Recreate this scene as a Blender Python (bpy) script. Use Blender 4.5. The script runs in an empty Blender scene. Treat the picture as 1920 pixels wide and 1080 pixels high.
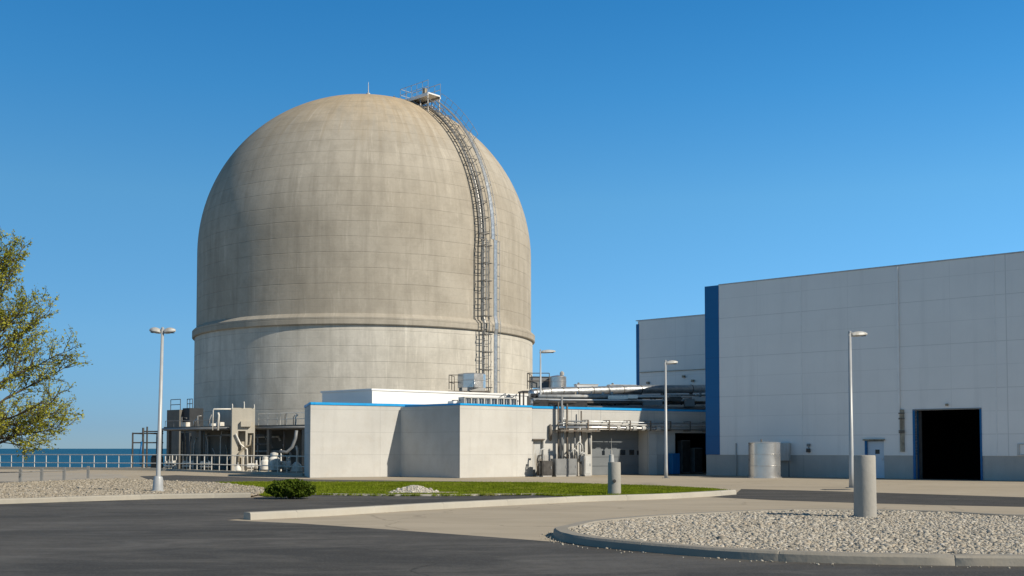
import bpy, bmesh, math, random
import numpy as np
from mathutils import Vector, Matrix
R = math.radians
C = bpy.context.scene.collection
scn = bpy.context.scene
random.seed(7); rng = np.random.default_rng(7)

# ------------------------------------------------------------------ camera
F = 2055.0; TILT = R(2.4); EYE = 1.65
SH = 301 - F*math.tan(TILT)                     # lens shift in px of the 1920 px photograph
cam = bpy.data.objects.new('camera', bpy.data.cameras.new('camera')); C.objects.link(cam)
cam.location = (0, 0, EYE); cam.rotation_euler = (R(90)+TILT, 0, 0)
cam.data.sensor_width = 36; cam.data.lens = 36*F/1920; cam.data.shift_y = SH/1920
cam.data.clip_start = .1; cam.data.clip_end = 60000
scn.camera = cam
# ------------------------------------------------------------------ sky, sun, exposure
SUN = Vector((.848, -.530, 0)).normalized(); ELEV = R(33.5)
w = bpy.data.worlds.new('World'); scn.world = w; w.use_nodes = True
nt = w.node_tree; nt.nodes.clear()
sky = nt.nodes.new('ShaderNodeTexSky'); sky.sky_type = 'NISHITA'; sky.sun_disc = False
sky.sun_elevation = ELEV; sky.sun_rotation = -math.atan2(SUN.x, SUN.y)
sky.altitude = 0; sky.air_density = 1.0; sky.dust_density = 0; sky.ozone_density = 5.0
hs = nt.nodes.new('ShaderNodeHueSaturation'); hs.inputs['Saturation'].default_value = 1.0; hs.inputs['Hue'].default_value = .5
bg = nt.nodes.new('ShaderNodeBackground'); bg.inputs[1].default_value = .125
wo = nt.nodes.new('ShaderNodeOutputWorld')
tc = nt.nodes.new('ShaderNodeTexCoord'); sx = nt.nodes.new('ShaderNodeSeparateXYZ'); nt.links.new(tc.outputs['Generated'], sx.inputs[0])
cr = nt.nodes.new('ShaderNodeValToRGB'); nt.links.new(sx.outputs[2], cr.inputs[0]); e = cr.color_ramp.elements       # sky tint by height above the horizon, dimmed overhead to deepen shade
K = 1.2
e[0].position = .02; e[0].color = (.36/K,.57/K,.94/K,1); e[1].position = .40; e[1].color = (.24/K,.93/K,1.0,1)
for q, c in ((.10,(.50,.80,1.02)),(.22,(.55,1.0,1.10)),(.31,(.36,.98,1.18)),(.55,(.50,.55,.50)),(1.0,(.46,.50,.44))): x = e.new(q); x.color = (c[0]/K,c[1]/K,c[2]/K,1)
mx = nt.nodes.new('ShaderNodeMix'); mx.data_type = 'RGBA'; mx.blend_type = 'MULTIPLY'; mx.inputs[0].default_value = 1
nt.links.new(sky.outputs[0], mx.inputs[6]); nt.links.new(cr.outputs[0], mx.inputs[7]); mr = nt.nodes.new('ShaderNodeMapRange'); nt.links.new(sx.outputs[1], mr.inputs[0])       # sky beside and behind the camera dimmed to deepen the shade
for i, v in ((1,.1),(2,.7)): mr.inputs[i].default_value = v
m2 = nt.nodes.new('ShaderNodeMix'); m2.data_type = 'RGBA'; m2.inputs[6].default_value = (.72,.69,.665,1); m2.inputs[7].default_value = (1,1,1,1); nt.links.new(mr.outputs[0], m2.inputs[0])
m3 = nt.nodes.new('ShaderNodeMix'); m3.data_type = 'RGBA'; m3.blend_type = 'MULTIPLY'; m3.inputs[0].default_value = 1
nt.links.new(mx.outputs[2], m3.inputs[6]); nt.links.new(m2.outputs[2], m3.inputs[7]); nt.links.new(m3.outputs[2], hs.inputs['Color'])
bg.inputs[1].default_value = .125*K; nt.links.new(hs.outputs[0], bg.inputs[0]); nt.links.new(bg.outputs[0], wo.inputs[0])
sl = bpy.data.lights.new('sun', 'SUN'); sl.energy = 5.0; sl.angle = R(.53); sl.color = (1, .92, .79)
sun = bpy.data.objects.new('sun', sl); C.objects.link(sun); sun.location = (40, -30, 60)
sd = Vector((SUN.x*math.cos(ELEV), SUN.y*math.cos(ELEV), math.sin(ELEV)))
sun.rotation_euler = sd.to_track_quat('Z', 'Y').to_euler()
scn.view_settings.view_transform = 'Standard'; scn.view_settings.look = 'None'
scn.view_settings.exposure = -0.05; scn.view_settings.gamma = 1
scn.cycles.max_bounces = 6; scn.cycles.diffuse_bounces = 3; scn.cycles.caustics_reflective = False; scn.cycles.caustics_refractive = False

# ------------------------------------------------------------------ measuring helpers: photo pixel -> place
def ray(px, py):
    u = (px-960)/F; v = (540-py+SH)/F
    return Vector((u, math.cos(TILT)-v*math.sin(TILT), math.sin(TILT)+v*math.cos(TILT)))
def at(px, py, Y):
    d = ray(px, py); k = Y/d.y
    return Vector((d.x*k, Y, EYE+d.z*k))
def G(px, py, z=0.0):
    d = ray(px, py); k = (z-EYE)/d.z
    return Vector((d.x*k, d.y*k, z))
def GX(px, Y):                                   # ground point at depth Y seen in column px
    z = 0.0; py = 841+EYE*F/Y
    p = at(px, py, Y); return Vector((p.x, Y, 0))

# ------------------------------------------------------------------ mesh helpers
class MB:
    def __init__(s): s.v = []; s.f = []; s.uv = None
    def add(s, vs, fs):
        o = len(s.v); s.v += [tuple(x) for x in vs]; s.f += [tuple(i+o for i in f) for f in fs]; return s
    def box(s, x0, x1, y0, y1, z0, z1, b=0):
        if b <= 0:
            s.add([(x0,y0,z0),(x1,y0,z0),(x1,y1,z0),(x0,y1,z0),(x0,y0,z1),(x1,y0,z1),(x1,y1,z1),(x0,y1,z1)],
                  [(3,2,1,0),(4,5,6,7),(0,1,5,4),(1,2,6,5),(2,3,7,6),(3,0,4,7)])
        else:
            s.prism([(x0+b,y0),(x1-b,y0),(x1,y0+b),(x1,y1-b),(x1-b,y1),(x0+b,y1),(x0,y1-b),(x0,y0+b)], z0, z1)
        return s
    def obox(s, c, ex, ey, ez):                  # centre and three half-axis vectors
        c, ex, ey, ez = map(Vector, (c, ex, ey, ez))
        vs = [c+a*ex+b*ey+d*ez for d in (-1,1) for a, b in ((-1,-1),(1,-1),(1,1),(-1,1))]
        return s.add(vs, [(3,2,1,0),(4,5,6,7),(0,1,5,4),(1,2,6,5),(2,3,7,6),(3,0,4,7)])
    def prism(s, poly, z0, z1):
        n = len(poly)
        return s.add([(p[0],p[1],z0) for p in poly]+[(p[0],p[1],z1) for p in poly],
                     [tuple(range(n-1,-1,-1)), tuple(range(n,2*n))]+[(i,(i+1)%n,n+(i+1)%n,n+i) for i in range(n)])
    def tube(s, pts, r, n=8, cap=True):
        pts = [Vector(p) for p in pts]; rs = r if isinstance(r, (list, tuple)) else [r]*len(pts)
        vs = []; up = None
        for i, p in enumerate(pts):
            d = (pts[min(i+1,len(pts)-1)]-pts[max(i-1,0)])
            if d.length < 1e-9: d = Vector((0,0,1))
            d.normalize()
            if up is None: up = Vector((0,0,1)) if abs(d.z) < .9 else Vector((1,0,0))
            a = d.cross(up)
            if a.length < 1e-4: a = d.cross(Vector((.3,.9,.1)))
            a.normalize(); b = d.cross(a).normalized(); up = -b if False else up
            for k in range(n):
                t = 2*math.pi*k/n; vs.append(p+rs[i]*(math.cos(t)*a+math.sin(t)*b))
        fs = [(i*n+k, i*n+(k+1)%n, (i+1)*n+(k+1)%n, (i+1)*n+k) for i in range(len(pts)-1) for k in range(n)]
        if cap: fs += [tuple(range(n-1,-1,-1)), tuple(range((len(pts)-1)*n, len(pts)*n))]
        return s.add(vs, fs)
    def lathe(s, prof, n=32, c=(0,0,0), a0=0, closed_top=False):
        vs = [(c[0]+r*math.cos(a0+2*math.pi*k/n), c[1]+r*math.sin(a0+2*math.pi*k/n), c[2]+z) for r, z in prof for k in range(n)]
        fs = [(i*n+k, i*n+(k+1)%n, (i+1)*n+(k+1)%n, (i+1)*n+k) for i in range(len(prof)-1) for k in range(n)]
        m = len(prof)
        if prof[0][0] > 1e-6: fs.append(tuple(range(n-1,-1,-1)))
        if prof[-1][0] > 1e-6: fs.append(tuple(range((m-1)*n, m*n)))
        return s.add(vs, fs)
    def wall(s, L, H, th, holes, z0=0, y0=0):    # wall along x with rectangular openings (x0,x1,z0,z1)
        xs = sorted({0, L, *[h[0] for h in holes], *[h[1] for h in holes]}); zs = sorted({z0, H, *[h[2] for h in holes], *[h[3] for h in holes]})
        def solid(i, j):
            if i < 0 or j < 0 or i >= len(xs)-1 or j >= len(zs)-1: return False
            x = (xs[i]+xs[i+1])/2; z = (zs[j]+zs[j+1])/2
            return not any(h[0] < x < h[1] and h[2] < z < h[3] for h in holes)
        for i in range(len(xs)-1):
            for j in range(len(zs)-1):
                if not solid(i, j): continue
                a, b, c, d = xs[i], xs[i+1], zs[j], zs[j+1]; y1 = y0+th
                s.add([(a,y0,c),(b,y0,c),(b,y0,d),(a,y0,d)], [(0,1,2,3)]); s.add([(a,y1,c),(b,y1,c),(b,y1,d),(a,y1,d)], [(3,2,1,0)])
                if not solid(i-1,j): s.add([(a,y0,c),(a,y0,d),(a,y1,d),(a,y1,c)], [(0,1,2,3)])
                if not solid(i+1,j): s.add([(b,y0,c),(b,y0,d),(b,y1,d),(b,y1,c)], [(3,2,1,0)])
                if not solid(i,j-1): s.add([(a,y0,c),(b,y0,c),(b,y1,c),(a,y1,c)], [(3,2,1,0)])
                if not solid(i,j+1): s.add([(a,y0,d),(b,y0,d),(b,y1,d),(a,y1,d)], [(0,1,2,3)])
        return s
    def build(s, name, mat, parent=None, smooth=False, loc=None, bevel=0):
        me = bpy.data.meshes.new(name); me.from_pydata(s.v, [], s.f); me.validate(); me.update()
        o = bpy.data.objects.new(name, me); C.objects.link(o); me.materials.append(mat)
        if smooth is True: me.polygons.foreach_set('use_smooth', [True]*len(me.polygons))
        elif smooth:
            me.polygons.foreach_set('use_smooth', [True]*len(me.polygons)); me.set_sharp_from_angle(angle=R(smooth))
        if parent: o.parent = parent
        if loc is not None: o.location = loc
        if bevel:
            m = o.modifiers.new('bevel', 'BEVEL'); m.width = bevel; m.segments = 2; m.limit_method = 'ANGLE'
        return o
def npmesh(name, V, Fc, mat, parent=None, smooth=False):          # V (n,3), Fc (m,k) same-size faces
    V = np.asarray(V, np.float32); Fc = np.asarray(Fc, np.int32); k = Fc.shape[1]; me = bpy.data.meshes.new(name)
    me.vertices.add(len(V)); me.vertices.foreach_set('co', V.ravel())
    me.loops.add(Fc.size); me.loops.foreach_set('vertex_index', Fc.ravel())
    me.polygons.add(len(Fc)); me.polygons.foreach_set('loop_start', np.arange(0, Fc.size, k, dtype=np.int32))
    me.polygons.foreach_set('loop_total', np.full(len(Fc), k, np.int32))
    if smooth: me.polygons.foreach_set('use_smooth', [True]*len(Fc))
    me.update(calc_edges=True); me.validate()
    o = bpy.data.objects.new(name, me); C.objects.link(o); me.materials.append(mat)
    if parent: o.parent = parent
    return o
def tag(o, label=None, cat=None, group=None, kind=None):
    if label: o['label'] = label
    if cat: o['category'] = cat
    if group: o['group'] = group
    if kind: o['kind'] = kind
    return o
def thing(name, label, cat, loc=(0,0,0), rz=0, group=None):
    o = bpy.data.objects.new(name, None); C.objects.link(o); o.empty_display_size = .3
    o.location = loc; o.rotation_euler = (0,0,rz); return tag(o, label, cat, group)
def copy_tree(o, parent=None):
    c = o.copy(); C.objects.link(c); c.parent = parent
    for ch in list(o.children): copy_tree(ch, c)
    return c
class Frame:                                      # a wall's own axes: x along it to the right, y into the building
    def __init__(s, p0, p1):
        s.p = Vector((p0[0],p0[1],0)); d = Vector((p1[0]-p0[0], p1[1]-p0[1], 0)); s.L = d.length; s.x = d.normalized()
        s.y = Vector((-s.x.y, s.x.x, 0)); s.rz = math.atan2(s.x.y, s.x.x)
    def px(s, x, y, off=0):                       # photo pixel -> (along, height) on the plane y = off
        d = ray(x, y); o = Vector((0,0,EYE)); q = s.p+s.y*off
        k = (q-o).dot(s.y)/d.dot(s.y); h = o+d*k
        return (h-s.p).dot(s.x), h.z
    def s(s_, x, y=860, off=0): return s_.px(x, y, off)[0]
    def z(s_, x, y, off=0): return s_.px(x, y, off)[1]
    def w(s, a, b, z=0): return s.p+s.x*a+s.y*b+Vector((0,0,z))

# ------------------------------------------------------------------ material helpers
class NT:
    def __init__(s, name):
        s.m = bpy.data.materials.new(name); s.m.use_nodes = True; s.t = s.m.node_tree
        s.b = s.t.nodes['Principled BSDF']; s.o = s.t.nodes['Material Output']
    def n(s, ty, **kw):
        x = s.t.nodes.new('ShaderNode'+ty)
        for k, v in kw.items():
            if k.startswith('_'): setattr(x, k[1:], v)
        for k, v in kw.items():
            if not k.startswith('_'):
                i = x.inputs[int(k[1:])] if k[0] == 'i' and k[1:].isdigit() else x.inputs[k]
                if hasattr(v, 'is_linked'): s.t.links.new(v, i)
                else: i.default_value = v
        return x
    def math(s, op, a, b=0.0, c=None, clamp=False):
        x = s.n('Math', _operation=op, _use_clamp=clamp, i0=a, i1=b)
        if c is not None:
            if hasattr(c, 'is_linked'): s.t.links.new(c, x.inputs[2])
            else: x.inputs[2].default_value = c
        return x.outputs[0]
    def noise(s, vec, scale, detail=4, rough=.55, dist=0):
        return s.n('TexNoise', Vector=vec, Scale=scale, Detail=detail, Roughness=rough, Distortion=dist).outputs['Fac']
    def ramp(s, fac, lo, hi, a=0.0, b=1.0):
        return s.n('MapRange', i0=fac, i1=lo, i2=hi, i3=a, i4=b, _clamp=True).outputs[0]
    def mix(s, fac, a, b, mode='MIX'):
        x = s.n('Mix', _data_type='RGBA', _blend_type=mode, _clamp_factor=True)
        for idx, v in ((0,fac),(6,a),(7,b)):
            if hasattr(v, 'is_linked'): s.t.links.new(v, x.inputs[idx])
            else: x.inputs[idx].default_value = (*v,1) if isinstance(v, tuple) and len(v) == 3 else v
        return x.outputs[2]
    def scalev(s, vec, sx, sy, sz):
        return s.n('VectorMath', _operation='MULTIPLY', i0=vec, i1=(sx,sy,sz)).outputs[0]
    def obj(s): return s.n('TexCoord').outputs['Object']
    def geo(s): return s.n('NewGeometry').outputs['Position']
    def sep(s, vec): x = s.n('SeparateXYZ', i0=vec); return x.outputs
    def comb(s, x, y, z): return s.n('CombineXYZ', i0=x, i1=y, i2=z).outputs[0]
    def line(s, coord, period, width, offset=0.0):       # 1 on the joint, 0 elsewhere
        a = s.math('MODULO', s.math('ADD', coord, offset+1000*period), period)
        return s.math('SUBTRACT', 1, s.ramp(s.math('MINIMUM', a, s.math('SUBTRACT', period, a)), width*.4, width))
    def done(s, col, rough=.8, metal=0.0, bump=None, bstr=.3, bdist=.02, spec=.5):
        for k, v in (('Base Color',col),('Roughness',rough),('Metallic',metal),('Specular IOR Level',spec)):
            i = s.b.inputs[k]
            if hasattr(v, 'is_linked'): s.t.links.new(v, i)
            else: i.default_value = (*v,1) if isinstance(v, tuple) else v
        if bump is not None:
            b = s.n('Bump', Strength=bstr, Distance=bdist, Height=bump); s.t.links.new(b.outputs[0], s.b.inputs['Normal'])
        return s.m
def m_plain(name, col, rough=.6, metal=0.0, var=.12, scale=3.0, spec=.5, dirt=None):
    k = NT(name); g = k.geo()
    f = k.noise(g, scale, 5)
    c = k.mix(k.ramp(f,.3,.7), tuple(x*(1-var) for x in col), tuple(min(1,x*(1+var)) for x in col))
    if dirt: c = k.mix(k.ramp(k.noise(k.scalev(g,1.5,1.5,.25), scale*1.3, 6, .65), .5,.72), c, dirt)
    return k.done(c, k.ramp(f,.2,.8,max(0,rough-.08),min(1,rough+.08)), metal, f, .08, .01, spec)
def m_concrete(name, col, streak=.25, panel=None, jcol=None, warm=(.42,.34,.23), bumps=.25, pw=.03, spec=.3):
    k = NT(name); o = k.obj(); x, y, z = k.sep(o)
    big = k.noise(o, .35, 5, .6); fine = k.noise(o, 9, 5, .65); med = k.noise(o, 1.6, 5, .6)
    st = k.noise(k.comb(k.math('MULTIPLY', k.math('ADD', x, k.math('MULTIPLY', y, .7)), 1.6), 0.0, k.math('MULTIPLY', z, .12)), 1.4, 6, .65)
    c = k.mix(k.ramp(big,.35,.68), tuple(v*.88 for v in col), tuple(min(1,v*1.07) for v in col))
    c = k.mix(k.math('MULTIPLY', k.ramp(st,.5,.75), streak), c, tuple(v*.55 for v in col))
    c = k.mix(k.math('MULTIPLY', k.ramp(med,.52,.75), .18), c, warm)
    c = k.mix(k.math('MULTIPLY', k.ramp(fine,.35,.7), .16), c, tuple(v*.72 for v in col))
    h = k.math('ADD', fine, k.math('MULTIPLY', med, .6))
    if panel:
        jx = k.line(x, panel[0], pw) ; jz = k.line(z, panel[1], pw); j = k.math('MAXIMUM', jx, jz)
        cell = k.n('TexWhiteNoise', _noise_dimensions='2D', i0=k.comb(k.math('FLOOR', k.math('DIVIDE', x, panel[0])), k.math('FLOOR', k.math('DIVIDE', z, panel[1])), 0.0)).outputs[0]
        c = k.mix(k.math('MULTIPLY', cell, .12), c, tuple(v*.75 for v in col))
        c = k.mix(k.math('MULTIPLY', j, .35), c, jcol or tuple(v*.5 for v in col))
        h = k.math('SUBTRACT', h, k.math('MULTIPLY', j, 1.2))
    return k.done(c, .88, 0, h, bumps, .02, spec)
def m_ground(name, col, col2, scale=.6, fleck=None, crack=0.0, rough=.9, sx=1.0, sy=1.0, grain=45, gstr=.25):
    k = NT(name); g = k.geo(); gs = k.scalev(g, sx, sy, 1)
    a = k.noise(gs, scale*.35, 6, .6, .6); b = k.noise(gs, scale*2.1, 6, .62, .3); f = k.noise(g, grain, 3, .7)
    c = k.mix(k.ramp(a,.32,.7), col, col2)
    c = k.mix(k.math('MULTIPLY', k.ramp(b,.42,.72), .45), c, tuple(v*.72 for v in col))
    c = k.mix(k.math('MULTIPLY', k.ramp(f,.3,.75), gstr), c, tuple(min(1,v*1.9) for v in col) if fleck is None else fleck)
    h = k.math('ADD', f, k.math('MULTIPLY', b, .5))
    if crack:
        v = k.n('TexVoronoi', _feature='DISTANCE_TO_EDGE', Vector=k.n('VectorMath', _operation='ADD', i0=g, i1=k.scalev(k.n('TexNoise', Vector=g, Scale=.9, Detail=4).outputs['Color'], 1.4,1.4,0)).outputs[0], Scale=.16)
        cr = k.math('SUBTRACT', 1, k.ramp(v.outputs['Distance'], .0, .006))
        c = k.mix(k.math('MULTIPLY', cr, crack), c, tuple(v*.45 for v in col))
    return k.done(c, rough, 0, h, .35, .012, .35)

# dome concrete: uv = metres round the axis, metres up the profile
def m_dome(name, lo, hi, tan, v_tan=(33,41)):
    k = NT(name); uv = k.n('UVMap').outputs[0]; u, v, _ = k.sep(uv); o = k.obj()
    wob = k.math('MULTIPLY', k.math('SUBTRACT', k.noise(o, .5, 3), .5), .12)
    vv = k.math('ADD', v, wob)
    jz = k.line(vv, 1.28, .045, .3); ju = k.line(k.math('ADD', u, wob), 2.45, .035)
    jz2 = k.line(k.math('ADD', v, wob), .64, .025, .3)
    big = k.noise(o, .16, 5, .6); med = k.noise(o, .8, 6, .62); fine = k.noise(o, 5, 5, .7)
    st = k.noise(k.comb(k.math('MULTIPLY', u, 1.0), k.math('MULTIPLY', v, .09), 0.0), .9, 7, .68, .25)
    st2 = k.noise(k.comb(k.math('MULTIPLY', u, 2.6), k.math('MULTIPLY', v, .22), 3.0), .9, 6, .7)
    row = k.n('TexWhiteNoise', _noise_dimensions='2D', i0=k.comb(k.math('FLOOR', k.math('DIVIDE', u, 2.45)), k.math('FLOOR', k.math('DIVIDE', k.math('ADD', v, .3), 1.28)), 0.0)).outputs[0]
    c = k.mix(k.ramp(big,.35,.65), lo, hi)
    # runs down from the crown: a tan weathered cap with a ragged lower edge
    tf = k.ramp(k.math('ADD', v, k.math('MULTIPLY', k.math('SUBTRACT', st, .5), 16)), v_tan[0], v_tan[1])
    c = k.mix(k.math('MULTIPLY', tf, .8), c, tan)
    c = k.mix(k.math('MULTIPLY', k.ramp(st,.47,.70), .52), c, tuple(x*.6 for x in lo))
    c = k.mix(k.math('MULTIPLY', k.ramp(st2,.56,.75), .5), c, tuple(min(1,x*1.42) for x in hi))
    c = k.mix(k.math('MULTIPLY', k.ramp(med,.45,.70), .42), c, tuple(x*.7 for x in lo))
    c = k.mix(k.math('MULTIPLY', k.ramp(fine,.4,.7), .18), c, tuple(x*.65 for x in lo))
    c = k.mix(k.math('MULTIPLY', row, .1), c, tuple(x*.6 for x in lo))
    gap = k.ramp(k.noise(o, .7, 4, .6), .36, .6)
    j = k.math('MAXIMUM', k.math('MULTIPLY', jz, k.math('ADD', .3, k.math('MULTIPLY', gap, .7))), k.math('MULTIPLY', k.math('MAXIMUM', k.math('MULTIPLY', ju, .5), jz2), k.math('MULTIPLY', gap, .25)))
    c = k.mix(k.math('MULTIPLY', j, .34), c, tuple(x*.4 for x in lo))
    h = k.math('SUBTRACT', k.math('ADD', k.math('MULTIPLY', fine, .5), med), k.math('MULTIPLY', j, 1.5))
    return k.done(c, .9, 0, h, .3, .04, .2)
def m_panels(name, col, pw, ph, jstr=.4, off=0.0):
    k = NT(name); o = k.obj(); x, y, z = k.sep(o)
    jz = k.line(z, ph, .022); jh = k.line(z, ph, .02, ph/2); jx = k.line(x, pw, .03, -off); jx2 = k.line(x, pw, .016, pw/2-off)
    j = k.math('MAXIMUM', k.math('MAXIMUM', jz, jx), k.math('MULTIPLY', k.math('MAXIMUM', jh, jx2), .5))
    cell = k.n('TexWhiteNoise', _noise_dimensions='2D', i0=k.comb(k.math('FLOOR', k.math('DIVIDE', x, pw/2)), k.math('FLOOR', k.math('DIVIDE', z, ph)), 0.0)).outputs[0]
    f = k.noise(o, .4, 5, .6); st = k.noise(k.comb(k.math('MULTIPLY', x, 1.5), 0.0, k.math('MULTIPLY', z, .1)), 1, 6, .65)
    c = k.mix(k.ramp(f,.3,.7), tuple(v*.93 for v in col), col)
    c = k.mix(k.math('MULTIPLY', cell, .07), c, tuple(v*.75 for v in col))
    c = k.mix(k.math('MULTIPLY', k.ramp(st,.52,.75), .24), c, tuple(v*.62 for v in col))
    c = k.mix(k.math('MULTIPLY', j, jstr), c, tuple(v*.35 for v in col))
    h = k.math('SUBTRACT', k.math('MULTIPLY', f, .3), j)
    return k.done(c, .42, 0, h, .25, .01, .4)
def m_leaf(name, a, b, trans=.3, dry=None):
    k = NT(name); r = k.n('NewGeometry').outputs['Random Per Island']; g = k.geo()
    c = k.mix(r, a, b); c = k.mix(k.ramp(k.noise(g, .9, 3), .4,.65), c, tuple(v*.75 for v in a))
    if dry: c = k.mix(k.math('MULTIPLY', k.ramp(k.noise(g, .55, 5, .7), .52,.72), .75), c, dry)
    d = k.n('BsdfDiffuse', Color=c); t = k.n('BsdfTranslucent', Color=c)
    m = k.n('MixShader', i0=trans, i1=d.outputs[0], i2=t.outputs[0]); k.t.links.new(m.outputs[0], k.o.inputs[0]); return k.m
def m_stone(name, cols, dark):
    k = NT(name); r = k.n('NewGeometry').outputs['Random Per Island']; g = k.geo()
    cr = k.n('ValToRGB', i0=r); e = cr.color_ramp.elements
    e[0].color = (*cols[0],1); e[1].color = (*cols[-1],1)
    for i, q in enumerate(cols[1:-1]): x = e.new((i+1)/(len(cols)-1)); x.color = (*q,1)
    c = k.mix(k.math('MULTIPLY', k.ramp(k.noise(g, 30, 4), .4,.7), .4), cr.outputs[0], dark)
    return k.done(c, .85, 0, k.noise(g, 60, 3), .2, .005, .3)

MAT = {}
_P = GX(1324,67.5); _F = Frame(_P, _P+Vector((1.183,-1,0)))          # joints of the big warehouse, measured on its wall
OFH = _F.s(1503,700)-_F.s(1350); PWH = _F.s(1684,700)-_F.s(1503,700); print('panel joints', OFH, PWH, _F.s(1867,700)-_F.s(1684,700))
MAT['dome'] = m_dome('dome_concrete', (.40,.355,.285), (.475,.43,.355), (.60,.44,.25), (28,38))
MAT['drum'] = m_dome('drum_concrete', (.56,.52,.44), (.67,.63,.55), (.40,.315,.20), (90,99))
MAT['annex'] = m_concrete('annex_concrete', (.60,.585,.545), .2, (4.2,1.29), bumps=.2, pw=.02)
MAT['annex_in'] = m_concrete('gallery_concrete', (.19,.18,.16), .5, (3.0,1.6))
MAT['tower'] = m_concrete('tower_concrete', (.52,.48,.40), .3)
MAT['plinth'] = m_concrete('plinth_concrete', (.50,.48,.445), .25, (3.2,30.0), pw=.025)
MAT['bollard'] = m_concrete('bollard_concrete', (.40,.38,.34), .3, warm=(.3,.25,.18), bumps=.5)
MAT['kerb'] = m_concrete('kerb_concrete', (.47,.44,.375), .12, bumps=.35)
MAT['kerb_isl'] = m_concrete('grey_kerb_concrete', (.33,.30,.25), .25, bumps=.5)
MAT['kerb_old'] = m_concrete('old_kerb_concrete', (.40,.37,.31), .2, bumps=.4)
MAT['white'] = m_plain('white_cladding', (.86,.86,.84), .5, var=.03, scale=.6)
MAT['panel'] = m_panels('white_panels', (.90,.87,.83), PWH, 2.4, .36, OFH)
MAT['panel2'] = m_panels('grey_white_panels', (.88,.85,.81), 6.6, 2.9, .5)
MAT['blue'] = m_plain('blue_trim', (.01,.34,.74), .35, var=.05)
MAT['navy'] = m_panels('blue_panels', (.001,.125,.33), 50.0, 2.4, .3)
MAT['steel'] = m_plain('galvanised_steel', (.52,.54,.55), .38, .75, .15, 5)
MAT['tank'] = m_plain('tank_steel', (.66,.64,.61), .3, .8, .12, 1.5)
MAT['steel_paint'] = m_plain('pale_painted_steel', (.44,.45,.45), .4, .1, .08, 2)
MAT['rail'] = m_plain('pale_railing_paint', (.72,.69,.62), .5, .1, .12, 3)
MAT['dark'] = m_plain('dark_steel', (.075,.07,.065), .55, .4, .3, 4)
MAT['rust'] = m_plain('weathered_steel', (.15,.135,.115), .65, .35, .3, 4, dirt=(.16,.09,.05))
MAT['ladder'] = m_plain('aged_galvanised_steel', (.32,.31,.29), .5, .4, .25, 4)
MAT['bay'] = m_plain('opening_shade_black', (.028,.032,.037), .6, .1, .2, 2)  # near-black colour stands in for the shade inside an opening
MAT['gutter'] = m_plain('pale_gutter', (.84,.82,.79), .5, 0, .06, 2)
MAT['grey'] = m_plain('grey_paint', (.22,.225,.225), .55, .1, .15, 2)
MAT['lgrey'] = m_plain('light_grey_paint', (.50,.50,.48), .5, .05, .12, 2, dirt=(.33,.29,.23))
MAT['black'] = m_plain('unlit_interior_black', (.006,.006,.006), .95, 0, .1, 1, spec=.1)  # wall colour taken near black to give the darkness of the unlit interior
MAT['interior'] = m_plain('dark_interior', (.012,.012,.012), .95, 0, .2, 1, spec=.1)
MAT['door'] = m_plain('shade_toned_grey_door', (.17,.185,.195), .45, 0, .06, 1)  # door grey darkened to stand in for the shade of its recess
MAT['pdoor'] = m_plain('pale_blue_door_paint', (.52,.60,.68), .45, 0, .05, 1)
MAT['glass'] = m_plain('dark_glass', (.015,.02,.025), .08, 0, .1, 1)
MAT['pumpw'] = m_plain('white_pump_paint', (.74,.72,.66), .5, 0, .1, 3, dirt=(.42,.34,.22))
MAT['roof'] = m_plain('grey_roofing', (.30,.30,.29), .85, 0, .2, 1)
MAT['stain'] = m_plain('rust_stained_metal', (.33,.29,.22), .7, .2, .35, 4, dirt=(.14,.09,.05))
def _asphalt(name, a, b, c_):
    k = NT(name); g = k.geo()
    n1 = k.noise(k.scalev(g,.45,1.0,1), .17, 6, .66, 1.2); n2 = k.noise(k.scalev(g,.55,1.2,1), .42, 8, .72, .9); n3 = k.noise(g, 5, 5, .7); f = k.noise(g, 38, 3, .75)
    ag = k.n('TexVoronoi', Vector=g, Scale=55.0).outputs['Color']; agv = k.sep(ag)[0]
    c = k.mix(k.ramp(n1,.40,.62), a, b)
    c = k.mix(k.math('MULTIPLY', k.ramp(n2,.47,.68), .7), c, c_)
    c = k.mix(k.math('MULTIPLY', k.ramp(n3,.45,.75), .35), c, tuple(v*.55 for v in a))
    c = k.mix(k.math('MULTIPLY', k.ramp(agv,.72,1.0), .35), c, (.2,.19,.17))
    c = k.mix(k.math('MULTIPLY', k.ramp(f,.55,.8), .3), c, tuple(v*.4 for v in a))
    wv = k.n('VectorMath', _operation='ADD', i0=g, i1=k.scalev(k.n('TexNoise', Vector=g, Scale=.9, Detail=5).outputs['Color'], 1.4,1.4,0)).outputs[0]
    v = k.n('TexVoronoi', _feature='DISTANCE_TO_EDGE', Vector=wv, Scale=.13).outputs['Distance']
    crk = k.math('MULTIPLY', k.math('SUBTRACT', 1, k.ramp(v,.0,.004)), k.ramp(k.noise(g,.12,2),.5,.6))
    c = k.mix(k.math('MULTIPLY', crk, .6), c, (.018,.017,.016))
    return k.done(c, k.ramp(n2,.3,.7,.92,.72), 0, k.math('ADD', k.math('ADD', f, agv), k.math('MULTIPLY', crk, -2)), .45, .008, .3)
MAT['asphalt'] = _asphalt('asphalt', (.054,.052,.049), (.100,.094,.086), (.175,.162,.143))
MAT['asphalt2'] = _asphalt('old_asphalt', (.055,.052,.048), (.085,.08,.072), (.13,.12,.105))
MAT['apron'] = m_ground('concrete_paving', (.42,.35,.255), (.50,.425,.32), .3, (.4,.37,.3), .5, .9, .6, 1.3, 30, .2)
MAT['path'] = m_ground('pale_path', (.36,.32,.26), (.42,.375,.31), .3)
MAT['soil'] = m_ground('gravel_bed', (.28,.24,.18), (.36,.315,.24), 2.0, (.42,.39,.33), 0, .95)
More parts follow.
